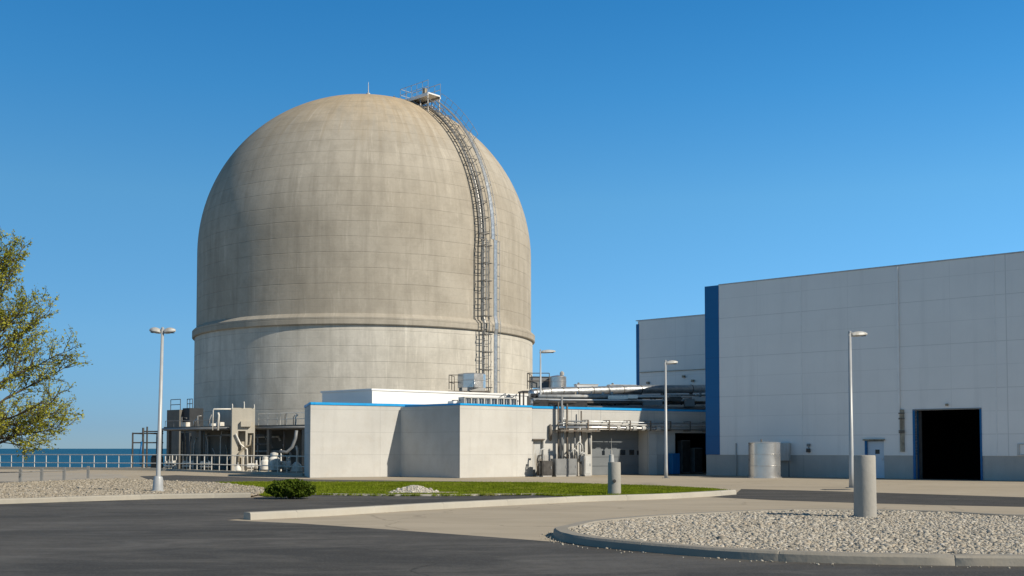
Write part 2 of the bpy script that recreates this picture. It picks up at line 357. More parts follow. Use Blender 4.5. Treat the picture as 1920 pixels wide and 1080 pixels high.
MAT['lawn'] = m_ground('lawn_soil', (.07,.10,.012), (.09,.125,.016), 1.2, (.09,.15,.03))
MAT['grass'] = m_leaf('grass_blades', (.19,.25,.016), (.28,.33,.034), .3, (.36,.31,.09))
MAT['leaf'] = m_leaf('spring_leaves', (.38,.40,.04), (.60,.56,.12), .4)
MAT['bush'] = m_leaf('shrub_leaves', (.085,.13,.016), (.15,.20,.03), .25)
MAT['bark'] = m_plain('bark', (.085,.068,.052), .9, 0, .3, 8)
MAT['stone'] = m_stone('gravel_stones', [(.22,.195,.16),(.40,.36,.29),(.47,.425,.35),(.54,.50,.42),(.44,.365,.27),(.62,.58,.515)], (.28,.245,.195))
MAT['stone_far'] = m_stone('brown_gravel_stones', [(.24,.205,.15),(.34,.295,.23),(.41,.36,.285),(.47,.425,.35)], (.2,.17,.125))
MAT['rubble'] = m_stone('white_rubble', [(.40,.36,.30),(.52,.48,.41),(.64,.60,.53)], (.36,.32,.25))
MAT['dirt'] = m_ground('bare_dirt', (.36,.30,.22), (.44,.38,.29), 2.0)
def _water():
    k = NT('sea_water'); g = k.geo()
    h = k.math('ADD', k.noise(k.scalev(g,.05,.22,1), 1, 6, .65), k.math('MULTIPLY', k.noise(k.scalev(g,.4,1.3,1), 1, 4, .6), .3))
    c = k.mix(k.ramp(k.noise(k.scalev(g,.002,.012,1), 1, 4), .35,.65), (.008,.085,.165), (.014,.115,.205))
    return k.done(c, .5, 0, h, .6, 1.0, .15)
MAT['water'] = _water()

# ------------------------------------------------------------------ ground, water, paving
def poly3(mb, pts, z):                            # flat sheet from an outline, triangulated
    bm = bmesh.new(); vs = [bm.verts.new((p[0],p[1],z)) for p in pts]; f = bm.faces.new(vs)
    bm.normal_update()
    if f.normal.z < 0: f.normal_flip()
    r = bmesh.ops.triangulate(bm, faces=[f]); bm.verts.index_update()
    mb.add([v.co.copy() for v in bm.verts], [[v.index for v in q.verts] for q in bm.faces]); bm.free(); return mb
def crom(pts, n=8, closed=False):                 # smooth curve through points
    pts = [Vector(p) for p in pts]; out = []; m = len(pts)
    for i in range(m if closed else m-1):
        p0 = pts[(i-1)%m] if closed or i > 0 else pts[0]; p1 = pts[i]; p2 = pts[(i+1)%m]; p3 = pts[(i+2)%m] if closed or i+2 < m else pts[-1]
        for k in range(n):
            t = k/n; out.append(.5*((2*p1)+(p2-p0)*t+(2*p0-5*p1+4*p2-p3)*t*t+(3*p1-p0-3*p2+p3)*t**3))
    if not closed: out.append(pts[-1])
    return out
def offset(pts, d, closed=False):                 # d > 0: to the left of travel
    out = []; m = len(pts)
    for i, p in enumerate(pts):
        a = pts[(i-1)%m] if closed or i > 0 else p; b = pts[(i+1)%m] if closed or i < m-1 else p
        t = Vector((b.x-a.x, b.y-a.y, 0)).normalized(); out.append(Vector((p.x-t.y*d, p.y+t.x*d, p.z)))
    return out
def sheet(name, pts, z, mat): return tag(poly3(MB(), pts, z).build(name, MAT[mat]), kind='structure')
def kerb(name, pts, width, h, mat, closed=False, joint=2.4, z0=-.02):
    # swept along its front foot line; the body lies to the left of travel
    prof = [(0,z0),(0.012,h-.035),(.045,h),(width-.02,h),(width,h-.02),(width,z0)]
    P = [Vector(p) for p in pts]+([Vector(pts[0])] if closed else []); cum = [0]
    for a, b in zip(P, P[1:]): cum.append(cum[-1]+(b-a).length)
    T = cum[-1]; nj = max(1, round(T/joint)); st = sorted({*[round(T*i/max(2,int(T/.35)),4) for i in range(max(2,int(T/.35))+(0 if closed else 1))]}); jts = [T*(i+.5)/nj for i in range(nj)]
    st = [d for d in st if all(abs(d-q) > .05 for q in jts)]; allp = sorted([(d,0,0) for d in st]+[(q+e,1 if e == 0 else 0,0) for q in jts for e in (-.014,0,.014)])
    def posat(d):
        for i in range(len(P)-1):
            if d <= cum[i+1] or i == len(P)-2: return P[i]+(P[i+1]-P[i])*((d-cum[i])/max(1e-9,cum[i+1]-cum[i]))
    pts = [posat(d) for d, _, _ in allp]; gap = [g_ for _, g_, _ in allp]
    chip = [random.gauss(0,.004) if not g_ else .009 for g_ in gap]
    lines = [offset(pts, a, closed) for a, _ in prof]; n = len(prof); m = len(pts); mb = MB()
    inn = offset(pts, width*.5, closed)
    vs = []
    for i in range(m):
        for j in range(n):
            p = lines[j][i]; q = (inn[i]-p); f = min(.9, abs(chip[i])/max(.02,q.length)) if prof[j][1] > 0 else 0
            p = p+q*f if gap[i] else p+q*(chip[i]/max(.05,q.length))*(prof[j][1] > 0)
            vs.append((p.x, p.y, prof[j][1]-(.008 if gap[i] else abs(chip[i])*.6)*(prof[j][1] > 0)))
    fs = [(i*n+j, i*n+j+1, ((i+1)%m)*n+j+1, ((i+1)%m)*n+j) for i in range(m if closed else m-1) for j in range(n-1)]
    fs = [f[::-1] for f in fs]
    if not closed: fs += [tuple(range(n)), tuple(range((m-1)*n+n-1, (m-1)*n-1, -1))]
    mb.add(vs, fs); return tag(mb.build(name, MAT[mat], smooth=35), kind='structure')

land = [(-320,-80),(320,-80),(320,240),(-34.5,240),(-34.0,96),(-60,94),(-320,94)]
tag(MB().prism(land, -5, 0).build('ground', MAT['apron']), kind='structure')
tag(MB().add([(-20000,-60,-2.6),(20000,-60,-2.6),(20000,40000,-2.6),(-20000,40000,-2.6)], [(0,1,2,3)]).build('sea', MAT['water']), kind='structure')

LK = [G(*p) for p in ((470,975),(560,970.5),(642,966),(755,958.7),(905,950.3),(1000,945.6),(1092,941),(1146,939),(1250,935.5),(1341,930.3),(1381,927.3))]   # foot of the long kerb
LK = crom(LK, 5)
lawn_front = [G(*p) for p in ((590,928.5),(700,930),(840,930.5),(930,929.5),(1000,929),(1045,930.5),(1085,933))]
left_front = [G(*p) for p in ((-700,968),(-300,955.5),(0,945.5),(150,940.5),(290,936),(400,934),(470,933.2))]
fg = [Vector((-90,-60,0)), Vector((60,-60,0)), Vector((60,9,0)), G(2300,1063), G(1920,1062), G(1500,1050), G(1200,1028), G(1050,1017), G(900,1005.5), G(700,991), G(560,981.5), G(425,975.5), G(470,971)]
fg += [p+Vector((0,.1,0)) for p in LK[3:32]]+[G(1095,934.5)]+list(reversed(lawn_front))+[G(480,932)]+list(reversed(left_front))+[Vector((-90,30,0))]
sheet('asphalt_road', fg, .004, 'asphalt')
sheet('asphalt_lane', [G(*p) for p in ((1330,932),(1378,927),(1390,917),(1500,919.5),(1603,922.4),(1920,932.5),(2600,958),(2600,985),(1920,950.5),(1750,947),(1603,943),(1450,938))], .004, 'asphalt2')
sheet('asphalt_track', [G(*p) for p in ((262,893),(330,891),(480,895.5),(600,899.5),(900,903.2),(1250,910),(1000,907),(600,907),(480,913),(310,904.5),(280,900))], .006, 'asphalt')
sheet('path', [G(*p) for p in ((-600,886),(0,886),(140,887),(225,889),(250,899),(120,904),(0,909),(-600,925))], .004, 'path')
lawn = [G(*p) for p in ((395,906.2),(480,904.5),(600,905.2),(800,905),(1000,906),(1100,908.5),(1240,912.7),(1340,917.8),(1372,921.5),(1365,926))]
lawn += [p+Vector((0,.05,0)) for p in reversed(LK[33:48])]+[G(1088,933.5)]+list(reversed(lawn_front))+[G(500,932),G(480,928)]
sheet('lawn', lawn, .02, 'lawn')
kerb('kerb', LK, .32, .17, 'kerb')
kerb('kerb', crom(lawn_front, 4), .16, .07, 'kerb_old')
kerb('kerb', crom(left_front, 5), .34, .16, 'kerb_old')
gb = [p+Vector((0,.3,0)) for p in left_front]+[G(492,928),G(497,918),G(400,907.2),(G(310,904.6)),G(230,899.5),G(120,904),G(0,909),G(-700,930)]
gb = [Vector((p[0],p[1],0)) for p in gb]
sheet('gravel_bed', gb, .05, 'soil')

isl = [G(*p) for p in ((1037,1004),(1052,1014),(1100,1024),(1200,1034.5),(1350,1047),(1500,1055),(1700,1060),(1920,1062.5),(2200,1061))]
isl += [Vector((15.5,17.5,0)), Vector((17.5,20.5,0)), Vector((17,24,0)), G(2150,979,.0)]
isl += [G(px,py,.15) for px,py in ((1920,964.5),(1800,958.7),(1700,955.2),(1600,953.5),(1500,953.5),(1400,956),(1300,960.5),(1200,966.5),(1100,975.3),(1062,983))]
isl = [Vector((p.x,p.y,0)) for p in isl]
isl = crom(isl, 6, True)
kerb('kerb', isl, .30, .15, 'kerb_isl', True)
inner = offset(isl, .29, True)
sheet('gravel_bed', inner, .07, 'soil')

ico = bmesh.new(); bmesh.ops.create_icosphere(ico, subdivisions=1, radius=1); ico.verts.index_update()
IV = np.array([v.co for v in ico.verts]); IF = np.array([[v.index for v in f.verts] for f in ico.faces]); ico.free()
def in_poly(P, poly):
    x, y = P[:,0], P[:,1]; r = np.zeros(len(P), bool); n = len(poly)
    for i in range(n):
        a, b = poly[i], poly[(i+1)%n]
        c = ((a[1] > y) != (b[1] > y)) & (x < (b[0]-a[0])*(y-a[1])/((b[1]-a[1]) or 1e-9)+a[0]); r ^= c
    return r
def scatter(poly, n):
    P = np.array([[p[0],p[1]] for p in poly]); lo, hi = P.min(0), P.max(0)
    Q = rng.uniform(lo, hi, (n,2)); return Q[in_poly(Q, P)]
def stones(name, Q, z, size, mat, kind='stuff', flat=(.45,.8)):
    n = len(Q); s = size*rng.lognormal(0, .35, n)
    ax = np.stack([s*rng.uniform(.8,1.5,n), s*rng.uniform(.6,1.0,n), s*rng.uniform(*flat,n)], 1)
    V = IV[None]*(1+rng.uniform(-.22,.22,(n,len(IV),1)))*ax[:,None,:]
    a = rng.uniform(0, 6.283, n); tlt = rng.normal(0, .35, n); ca, sa, ct, s_ = np.cos(a), np.sin(a), np.cos(tlt), np.sin(tlt)
    y = V[...,1]*ct[:,None]-V[...,2]*s_[:,None]; zz = V[...,1]*s_[:,None]+V[...,2]*ct[:,None]; x = V[...,0]
    W = np.stack([x*ca[:,None]-y*sa[:,None]+Q[:,0:1], x*sa[:,None]+y*ca[:,None]+Q[:,1:2], zz+(z if np.isscalar(z) else z[:,None])+(ax[:,2:3]*.3)], -1)
    Fc = IF[None]+(np.arange(n)*len(IV))[:,None,None]
    return npmesh(name, W.reshape(-1,3), Fc.reshape(-1,3), MAT[mat])
Q = scatter(inner, 430000); Q = Q[(Q[:,0] < Q[:,1]*.52+1)]
o = stones('gravel', Q, .075+.03*rng.random(len(Q)), .0215, 'stone'); print('stones', len(Q)); tag(o, 'pale grey pebbles filling the kerbed island', 'gravel', kind='stuff')
Q = scatter(gb, 170000); Q = Q[(Q[:,0] > -Q[:,1]*.56)]
o = stones('gravel', Q, .05+.02*rng.random(len(Q)), .03, 'stone_far'); print('stones', len(Q)); tag(o, 'brownish pebbles in the bed round the left lamp', 'gravel', kind='stuff')
P_s = np.array([[p.x,p.y] for p in offset(isl, -.12, True)]); ii = rng.integers(0, len(P_s), 260)
Q = P_s[ii]+rng.normal(0,.07,(260,2))-np.abs(rng.normal(0,.12,(260,1)))*np.array([[.4,1.0]])*(rng.random((260,1)) < .35); Q = Q[~in_poly(Q, [(p.x,p.y) for p in offset(isl,-.03,True)])]
o = stones('loose_gravel', Q, np.full(len(Q),.006), .014, 'stone'); tag(o, 'a few loose pebbles spilled along the island kerb', 'gravel', kind='stuff')
# grass blades
Q = scatter(lawn, 230000)
def along(pts, n, sd_): 
    i = rng.integers(0, len(pts)-1, n); u = rng.random(n)*np.repeat(1,n); A = np.array([[p.x,p.y] for p in pts]); return A[i]+(A[i+1]-A[i])*u[:,None]+rng.normal(0,sd_,(n,2))
tuft = along(crom(lawn_front,4), 900, .06)[np.newaxis][0]; tuft = np.repeat(tuft[rng.integers(0,900,160)], 22, 0)+rng.normal(0,.05,(3520,2)); Q = np.r_[Q, tuft]; n = len(Q); a = rng.uniform(0,6.283,n); h = rng.uniform(.03,.075,n)*(1+.5*(rng.random(n) < .05)); wd = .016
base = np.c_[Q, np.full(n,.02)]; dx = np.c_[np.cos(a)*wd, np.sin(a)*wd, np.zeros(n)]
tip = base+np.c_[rng.normal(0,.03,(n,2)), h]
V = np.stack([base-dx, base+dx, tip], 1).reshape(-1,3)
tag(npmesh('grass', V, np.arange(3*n).reshape(-1,3), MAT['grass']), 'short mown grass covering the lawn', 'grass', kind='stuff')

# ------------------------------------------------------------------ reactor dome
RR = 16.0; cx, cy = -.8637*RR, 6.504*RR
dome = thing('reactor_dome', 'huge weathered concrete containment dome with ring beam and curved ladder', 'dome', (cx,cy,0))
ZB = .6258*RR+EYE; RS = .977*RR; RL = .986*RR; Z0 = 1.114*RR+EYE; BH = .9616*RR
def revolve(name, prof, mat, n=160):
    mb = MB(); vs = []; us = []; L = 0; arc = []
    for i, (r, z) in enumerate(prof):
        if i: L += math.hypot(r-prof[i-1][0], z-prof[i-1][1])
        arc.append(L)
    z0 = prof[0][1]
    for i, (r, z) in enumerate(prof):
        for k in range(n+1):
            t = 2*math.pi*k/n; vs.append((r*math.cos(t), r*math.sin(t), z)); us.append((t*15.7, z0+arc[i]))
    fs = [(i*(n+1)+k, i*(n+1)+k+1, (i+1)*(n+1)+k+1, (i+1)*(n+1)+k) for i in range(len(prof)-1) for k in range(n)]
    me = bpy.data.meshes.new(name); me.from_pydata(vs, [], fs)
    uv = me.uv_layers.new(name='UVMap'); li = np.empty(len(me.loops), np.int32); me.loops.foreach_get('vertex_index', li)
    uv.data.foreach_set('uv', np.array(us, np.float32)[li].ravel())
    me.polygons.foreach_set('use_smooth', [True]*len(me.polygons)); me.set_sharp_from_angle(angle=R(30)); me.materials.append(MAT[mat])
    o = bpy.data.objects.new(name, me); C.objects.link(o); o.parent = dome; return o
revolve('drum_wall', [(RL,-.1),(RL,4),(RL,8),(RL,ZB)], 'drum')
revolve('ring_beam', [(RL-.2,ZB+.001),(RR-.06,ZB+.001),(RR,ZB+.07),(RR,ZB+.62),(RS-.02,ZB+.98)], 'dome')
PE = 2.03
def cap(a): return RS*math.cos(a)**(2/PE), Z0+BH*math.sin(a)**(2/PE)
capz = [(RS,ZB+.9),(RS,ZB+3),(RS,ZB+5),(RS,Z0)]+[cap(R(90)*i/56) for i in range(1,56)]+[(.001,Z0+BH)]
revolve('dome_shell', capz, 'dome', 200)
rod = MB(); rod.lathe([(.28,0),(.28,.08),(.1,.2),(.09,.75),(.2,.8),(.2,.95),(.05,1.05),(.03,1.9),(.005,2.1)], 10, (0,0,Z0+BH-.05)); rod.build('lightning_rod', MAT['steel_paint'], dome)
# ladder on its meridian
PH = R(-43.6); er = Vector((math.cos(PH), math.sin(PH), 0)); et = Vector((-math.sin(PH), math.cos(PH), 0))
merid = [(RL,z) for z in np.arange(5.3, ZB-.3, .5)]+[(RR+.05,ZB+.1),(RR+.05,ZB+.6)]+[(RS,z) for z in np.arange(ZB+1.2, Z0, .5)]+[cap(R(a)) for a in np.arange(0, 57, 1.6)]
def mpt(i, off, t):
    r, z = merid[i]; a = merid[max(i-1,0)]; b = merid[min(i+1,len(merid)-1)]
    d = Vector((b[0]-a[0], b[1]-a[1])).normalized(); nr, nz = d.y, -d.x
    if z < Z0: nr, nz = 1, 0
    if z < Z0 and r < RR-.1: off = off+(RR-r)*.75
    return er*(r+nr*off)+et*t+Vector((0,0,z+nz*off))
N = len(merid); iring = len(np.arange(5.3, ZB-.3, .5))+2
def run(off, t, i0=0, i1=N): return [mpt(i, off, t) for i in range(i0, i1)]
lad = MB()
for t in (-.78, -.05): lad.tube(run(.42, t), .045, 5)
lad.tube(run(.30, -.45), .085, 6)                           # cable bundle behind the rungs
for i in range(0, N): 
    lad.tube([mpt(i,.42,-.78), mpt(i,.42,-.05)], .028, 4)
    if i % 3 == 0:
        for t in (-.78,-.05): lad.tube([mpt(i,.0,t), mpt(i,.9,t)], .04, 4)
        lad.tube([mpt(i,.9,-.78), mpt(i,.9,-.05)], .035, 4)
for t in (-.78,): lad.tube(run(.95, t, iring+1), .04, 5)
ladder = lad.build('access_ladder', MAT['ladder'], dome)
tray = MB()
for i in range(N-1):
    a, b = mpt(i,.95,.22), mpt(i+1,.95,.22); n_ = (mpt(i,1.2,.22)-mpt(i,.95,.22)).normalized()
    a2, b2 = mpt(i,1.02,.22), mpt(i+1,1.02,.22)
    tray.add([a-et*.16,a+et*.16,b+et*.16,b-et*.16,a2-et*.16,a2+et*.16,b2+et*.16,b2-et*.16], [(0,3,2,1),(4,5,6,7),(0,4,7,3),(1,2,6,5)])
tray.build('cable_tray', MAT['steel'], ladder)
cage = MB()
for t, off in ((.55,.9),(1.0,.75),(1.0,.3)): cage.tube(run(off, t), .022, 4)
for i in range(0, N, 2): cage.tube([mpt(i,.95,.38), mpt(i,.92,.6), mpt(i,.75,1.0), mpt(i,.3,1.0), mpt(i,.02,1.0)], .022, 4)
cage.build('safety_cage', MAT['steel'], ladder)
hr = MB()
for k, off in enumerate((1.2, 1.7)): hr.tube(run(off, .55, N-15), .026, 5)
for i in range(N-15, N, 2): hr.tube([mpt(i,.7,.55), mpt(i,1.7,.55)], .024, 4)
hr.build('handrail', MAT['steel'], ladder)
DZ = 33.55; dk = MB()
def dp(r, t, z): return er*r+et*t+Vector((0,0,z))
r0, r1 = 5.6, 9.4
dk.obox(dp((r0+r1)/2, 0, DZ), er*(r1-r0)/2, et*.75, Vector((0,0,.06)))
for t in (-.75,.75): dk.obox(dp((r0+r1)/2, t, DZ-.12), er*(r1-r0)/2, et*.04, Vector((0,0,.13)))
plat = dk.build('top_platform', MAT['gutter'], dome)
lg = MB()
for r in (6.9, 8.3, 9.3):
    pass
for t in (-.7,.7):
    lg = MB()
    for r in (6.9, 8.3, 9.3): lg.tube([dp(r,t,DZ-.1), dp(r+.05,t,Z0+BH*math.sqrt(max(0,1-(r/RS)**2))-.1)], .055, 5)
    lg.tube([dp(6.9,t,DZ-.1), dp(9.3,t,DZ-1.5)], .045, 5); lg.tube([dp(9.4,t,DZ-.12), dp(5.6,t,DZ-.12), dp(4.6,t,DZ+.75)], .06, 5)
    lg.build('bracing', MAT['ladder'], plat)
pr = MB()
for h in (.6, 1.15):
    pr.tube([dp(r1,-.75,DZ+h), dp(r0,-.75,DZ+h), dp(r0,.75,DZ+h), dp(r1,.75,DZ+h)], .032, 5)
for r in np.linspace(r0, r1, 6):
    for t in (-.75,.75): pr.tube([dp(r,t,DZ), dp(r,t,DZ+1.15)], .03, 5)
pr.tube([dp(r0,0,DZ), dp(r0,0,DZ+1.15)], .03, 5)
pr.build('platform_railing', MAT['steel'], plat)
cb = MB(); cb.obox(dp(7.6,.45,DZ+.55), er*.2, et*.15, Vector((0,0,.5))); cb.build('junction_box', MAT['stain'], plat)

# ------------------------------------------------------------------ low concrete annex
L0, L1, S0, S1, GE = GX(581,61.7), GX(750,64.3), GX(862,61.2), GX(998,64.7), GX(1323,71.1)
gdir = (GE-S1).normalized(); GE2 = S1+gdir*18.1
annex = thing('concrete_annex', 'low pale concrete annex with a stepped front and thin blue roof edge', 'building', (L0.x,L0.y,0), Frame(L0,L1).rz)
FA = Frame(L0, L1)
def loc(fr, P): q = Vector((P[0],P[1],0))-fr.p; return (q.dot(fr.x), q.dot(fr.y))
HL = FA.z(581,758.5); HS = 4.08
back = [(-12.66,66.9),(-9.4,71.3),(1.0,78.6)]
S1b = Vector((1.0,78.6,0))
Lp = [loc(FA,L0), loc(FA,L1), loc(FA,L1+Vector((3.5,2.2,0))), loc(FA,(-1.5,76.5)), loc(FA,(-9.4,71.3)), loc(FA,(-12.66,66.9))]
MB().prism(Lp, 0, HL).build('wall', MAT['annex'], annex, bevel=.015)
FS = Frame(S0, S1); FSd = Frame(L1, S0)
blk = MB().prism([(0,0),(FS.L,0),loc(FS,S1+Vector((-.55,13.2,0))),loc(FS,L1+Vector((3.6,2.1,0))),loc(FS,L1+Vector((.012,.02,0)))], 0, HS)
blk.build('front_block', MAT['annex'], None, bevel=.015)
ob = bpy.data.objects['front_block']; ob.parent = annex; ob.matrix_parent_inverse = Matrix.Identity(4)
q = loc(FA,S0); ob.location = (q[0],q[1],0); ob.rotation_euler = (0,0,FS.rz-FA.rz)
def coping(fr_from, a, b, h0, h1, name, parent, over=.03, mat='blue', ext0=0, ext1=0):
    f = Frame(a, b); mb = MB().box(-ext0, f.L+ext1, -over, .25, h0, h1); o = mb.build(name, MAT[mat], parent)
    q = loc(fr_from, a); o.location = (q[0],q[1],0); o.rotation_euler = (0,0,f.rz-fr_from.rz); return o
HL2 = FA.z(581,753.8)
coping(FA, L0, L1, HL+.002, HL2, 'roof_edge', annex, .04, 'blue', 0, 2.2)
coping(FA, Vector((-12.66,66.9,0)), L0, HL+.002, HL2-.003, 'roof_edge', annex, .04, 'blue', 0, -.01)
HS2 = HS+.11
coping(FA, S0, S1, HS+.002, HS2, 'roof_edge', annex, .035)
coping(FA, L1, S0, HS+.002, HS2-.003, 'roof_edge', annex, .02, 'blue', -.4, -.02)

# ------------------------------------------------------------------ garage wing
FG = Frame(S1, GE2)
gar = thing('garage_wing', 'low pale garage wing with blue roof edge and recessed grey vehicle door', 'building', (S1.x,S1.y,0), FG.rz)
HG = 4.02
s = FG.s
hx0, hx1 = s(1110), s(1214); hz = FG.z(1160,806)
bx0, bx1 = s(1266), FG.L-.3; bz = FG.z(1290,812)
dx0, dx1, dz = s(999.5), s(1019), FG.z(1010,826)
MB().wall(FG.L, HG, .35, [(hx0,hx1,-.01,hz),(bx0,bx1,-.01,bz),(dx0,dx1,-.01,dz)], 0).build('wall', MAT['annex'], gar)
bb = MB(); zt = HG-.05
bb.prism([(0.02,.36),(FG.L,.36),loc(FG,(17.3,80.0)),loc(FG,(1.05,78.5))], HG-.3, zt); bb.build('roof', MAT['roof'], gar)
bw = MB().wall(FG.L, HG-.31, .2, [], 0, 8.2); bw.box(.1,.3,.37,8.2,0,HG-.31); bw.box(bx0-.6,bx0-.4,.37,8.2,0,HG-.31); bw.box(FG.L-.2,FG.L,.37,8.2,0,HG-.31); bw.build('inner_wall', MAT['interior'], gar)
MB().box(-.0, FG.L, -.04, .3, HG+.002, HG+.14).build('roof_edge', MAT['blue'], gar)
gd = MB()
for i in range(5):
    z0, z1 = hz*i/5, hz*(i+1)/5; gd.box(hx0-.2, hx1+.2, .94, .98, z0+.012, z1-.012, 0)
gd.box(hx0-.2,hx1+.2,.98,1.0,.01,hz+.3)
gdo = gd.build('vehicle_door', MAT['door'], gar)
rv = MB(); rv.box(hx0-.25,hx0-.002,.352,1.1,0,hz+.3); rv.box(hx1+.002,hx1+.25,.352,1.1,0,hz+.3); rv.box(hx0-.25,hx1+.25,.352,1.1,hz+.302,hz+.4); rv.build('door_recess', MAT['annex'], gar)
for a, b in ((1163,1172.5),(1180,1189)):
    MB().box(s(a,off=.93), s(b,off=.93), .925, .9385, FG.z(1170,853,.93), FG.z(1170,843.5,.93)).build('window', MAT['glass'], gdo)
for a, b in ((1129,1134),(1194.5,1199)): MB().box(s(a,off=.93), s(b,off=.93), .925, .9385, FG.z(1170,853,.93), FG.z(1170,845,.93)).build('window', MAT['glass'], gdo)
MB().box(dx0+.02,dx1-.02,.2,.25,.02,dz-.02).build('door', MAT['lgrey'], gar)
dp_ = MB().box(dx0-.05,dx1+.05,-.12,-.003,dz+.03,dz+.1); dp_.build('door_hood', MAT['rust'], gar)
pz = FG.z(1060,853)
MB().box(s(1021), hx0-.03, -.02, -.003, 0.0, pz).build('plinth', MAT['plinth'], gar)
MB().box(hx1+.02, bx0-.02, -.02, -.003, 0.0, pz).build('plinth', MAT['plinth'], gar)
MB().box(hx1+.03, s(1230), -.1, -.022, 0, HG-.75).build('pilaster', MAT['annex'], gar)
for a in (1072, 1085.5, 1127, 1227): MB().box(s(a)-.012, s(a)+.012, -.012, -.002, 3.2, HG-.01).build('downpipe', MAT['lgrey'], gar)
# things inside the open bay
cab = thing('blue_cabinet', 'small blue cabinet standing in the shaded bay beside the lamp post', 'cabinet', FG.w(s(1255),-.5), FG.rz)
MB().box(-.3,.3,-.2,.25,.06,1.35,.02).build('body', MAT['navy'], cab); MB().box(-.27,.27,-.215,-.203,.12,1.28).build('door', MAT['navy'], cab); MB().box(-.28,.28,-.18,.23,0,.058).build('plinth', MAT['dark'], cab)
for k, (a, hgt, lab) in enumerate(((1283,2.2,'tall dark cabinet just inside the open bay, left of the pair'),(1306,1.7,'lower dark cabinet just inside the open bay beside the blue corner'))):
    cb = thing('dark_cabinet', lab, 'cabinet', FG.w(s(a,off=1.5),1.5), FG.rz, 'dark cabinets in the open bay')
    MB().box(-.35,.35,-.2,.3,.05,hgt,.02).build('body', MAT['grey'], cb); MB().box(-.32,.32,-.215,-.203,.1,hgt-.06).build('door', MAT['dark'], cb)

# pipes along the garage wall
rack = thing('wall_pipe_run', 'pair of pale pipes on brackets running above the garage door', 'pipes', FG.w(0,0), FG.rz)
x0 = s(1040); x1 = FG.L-.2
zA, zB, zC = FG.z(1150,791,-.5), FG.z(1150,796,-.5), FG.z(1150,802.5,-.5)
for zz, rr, mt, yy in ((zA,.04,'steel',-.35),(zB,.05,'lgrey',-.55),(zC,.09,'tank',-.5)):
    MB().tube([(x0,yy,zz),(s(1120),yy,zz+.02),(s(1210),yy,zz-.02),(x1,yy,zz)], rr, 10).build('pipe', MAT[mt], rack, True)
for a in np.arange(x0+.4, x1, 1.55):
    b = MB().box(a-.03,a+.03,-.7,0,zC-.16,zC-.1); b.box(a-.03,a+.03,-.7,-.64,zC-.1,zA+.1); b.box(a-.03,a+.03,-.64,-.003,zA+.06,zA+.1); b.build('bracket', MAT['rust'], rack)
for a in (1150, 1167, 1180, 1197, 1208, 1225):
    MB().lathe([(.06,-.12),(.15,-.12),(.15,.12),(.06,.12)],10,(0,0,0)).build('flange', MAT['lgrey'], rack, 30, (s(a),-.5,zC)).rotation_euler = (0,R(90),0)
vp = MB().box(s(1036),s(1109),-.95,-.2,FG.z(1070,806,-.5)-.1,FG.z(1070,806,-.5)); vp.build('shade_shelf', MAT['rust'], rack)  # dark shelf added where the pipe rack's shadow band falls
for k, (a, zt_, zb_, rr, mt, yy) in enumerate(((1042,HG+.4,.5,.05,'rust',-.3),(1046.5,HG+.7,.5,.07,'grey',-.42),(1051.5,HG+.2,.9,.05,'steel',-.3),(1056,HG+.3,.9,.06,'rust',-.45),(1071,zA,.6,.05,'grey',-.4),(1078,zC,.8,.07,'lgrey',-.55),(1085,HG-.1,.7,.045,'rust',-.3),(1099,2.6,1.4,.1,'grey',-.35))):
    MB().tube([(s(a),yy,zt_),(s(a),yy,zt_*.5),(s(a),yy-.0,zb_)], rr, 8).build('riser_pipe', MAT[mt], rack, True)
for k, (a, zz) in enumerate(((1066,1.35),(1075,1.75),(1081,1.15))):
    MB().tube([(s(a)-.3,-.6,zz),(s(a),-.65,zz+.3),(s(a)+.25,-.6,zz+.1),(s(a)+.3,-.6,zz-.5)], .05, 7).build('bent_pipe', MAT['lgrey'], rack, True)
for a, zz in ((1030,2.6),): MB().lathe([(.02,-.5),(.09,-.45),(.11,0),(.09,.45),(.02,.5)],8,(s(a),-.12,zz)).build('wall_lamp', MAT['rust'], rack, True)
def cabinet(a, b, ytop, mat, lab, yy=-1.1, dep=.6, grp='equipment cabinets along the garage wall'):
    xa, xb = s(a,off=yy), s(b,off=yy); zt_ = FG.z((a+b)/2, ytop, yy); c = thing('equipment_cabinet', lab, 'cabinet', FG.w((xa+xb)/2, yy), FG.rz, grp); w2 = (xb-xa)/2
    MB().box(-w2,w2,0,dep,.08,zt_,.015).build('body', MAT[mat], c); MB().box(-w2+.04,w2-.04,.01,dep-.02,0,.078).build('plinth', MAT['plinth'], c)
    nd = max(1, round(w2*2/.8))
    for i in range(nd):
        da = -w2+.05+(2*w2-.1)*i/nd; db = -w2+.05+(2*w2-.1)*(i+1)/nd; d = MB().box(da+.015,db-.015,-.018,-.003,.16,zt_-.08).build('door', MAT[mat], c)
        MB().box(db-.08,db-.05,-.045,-.019,zt_*.5,zt_*.5+.14).build('handle', MAT['steel'], d)
    return c
cabinet(1042,1082,860,'grey','wide dark grey cabinet with two doors under the riser pipes')
cabinet(1096,1109,854,'lgrey','light grey upright cabinet at the left jamb of the garage door')
cabinet(1017,1036,864,'dark','dark low cabinet left of the riser pipes beside the small door')
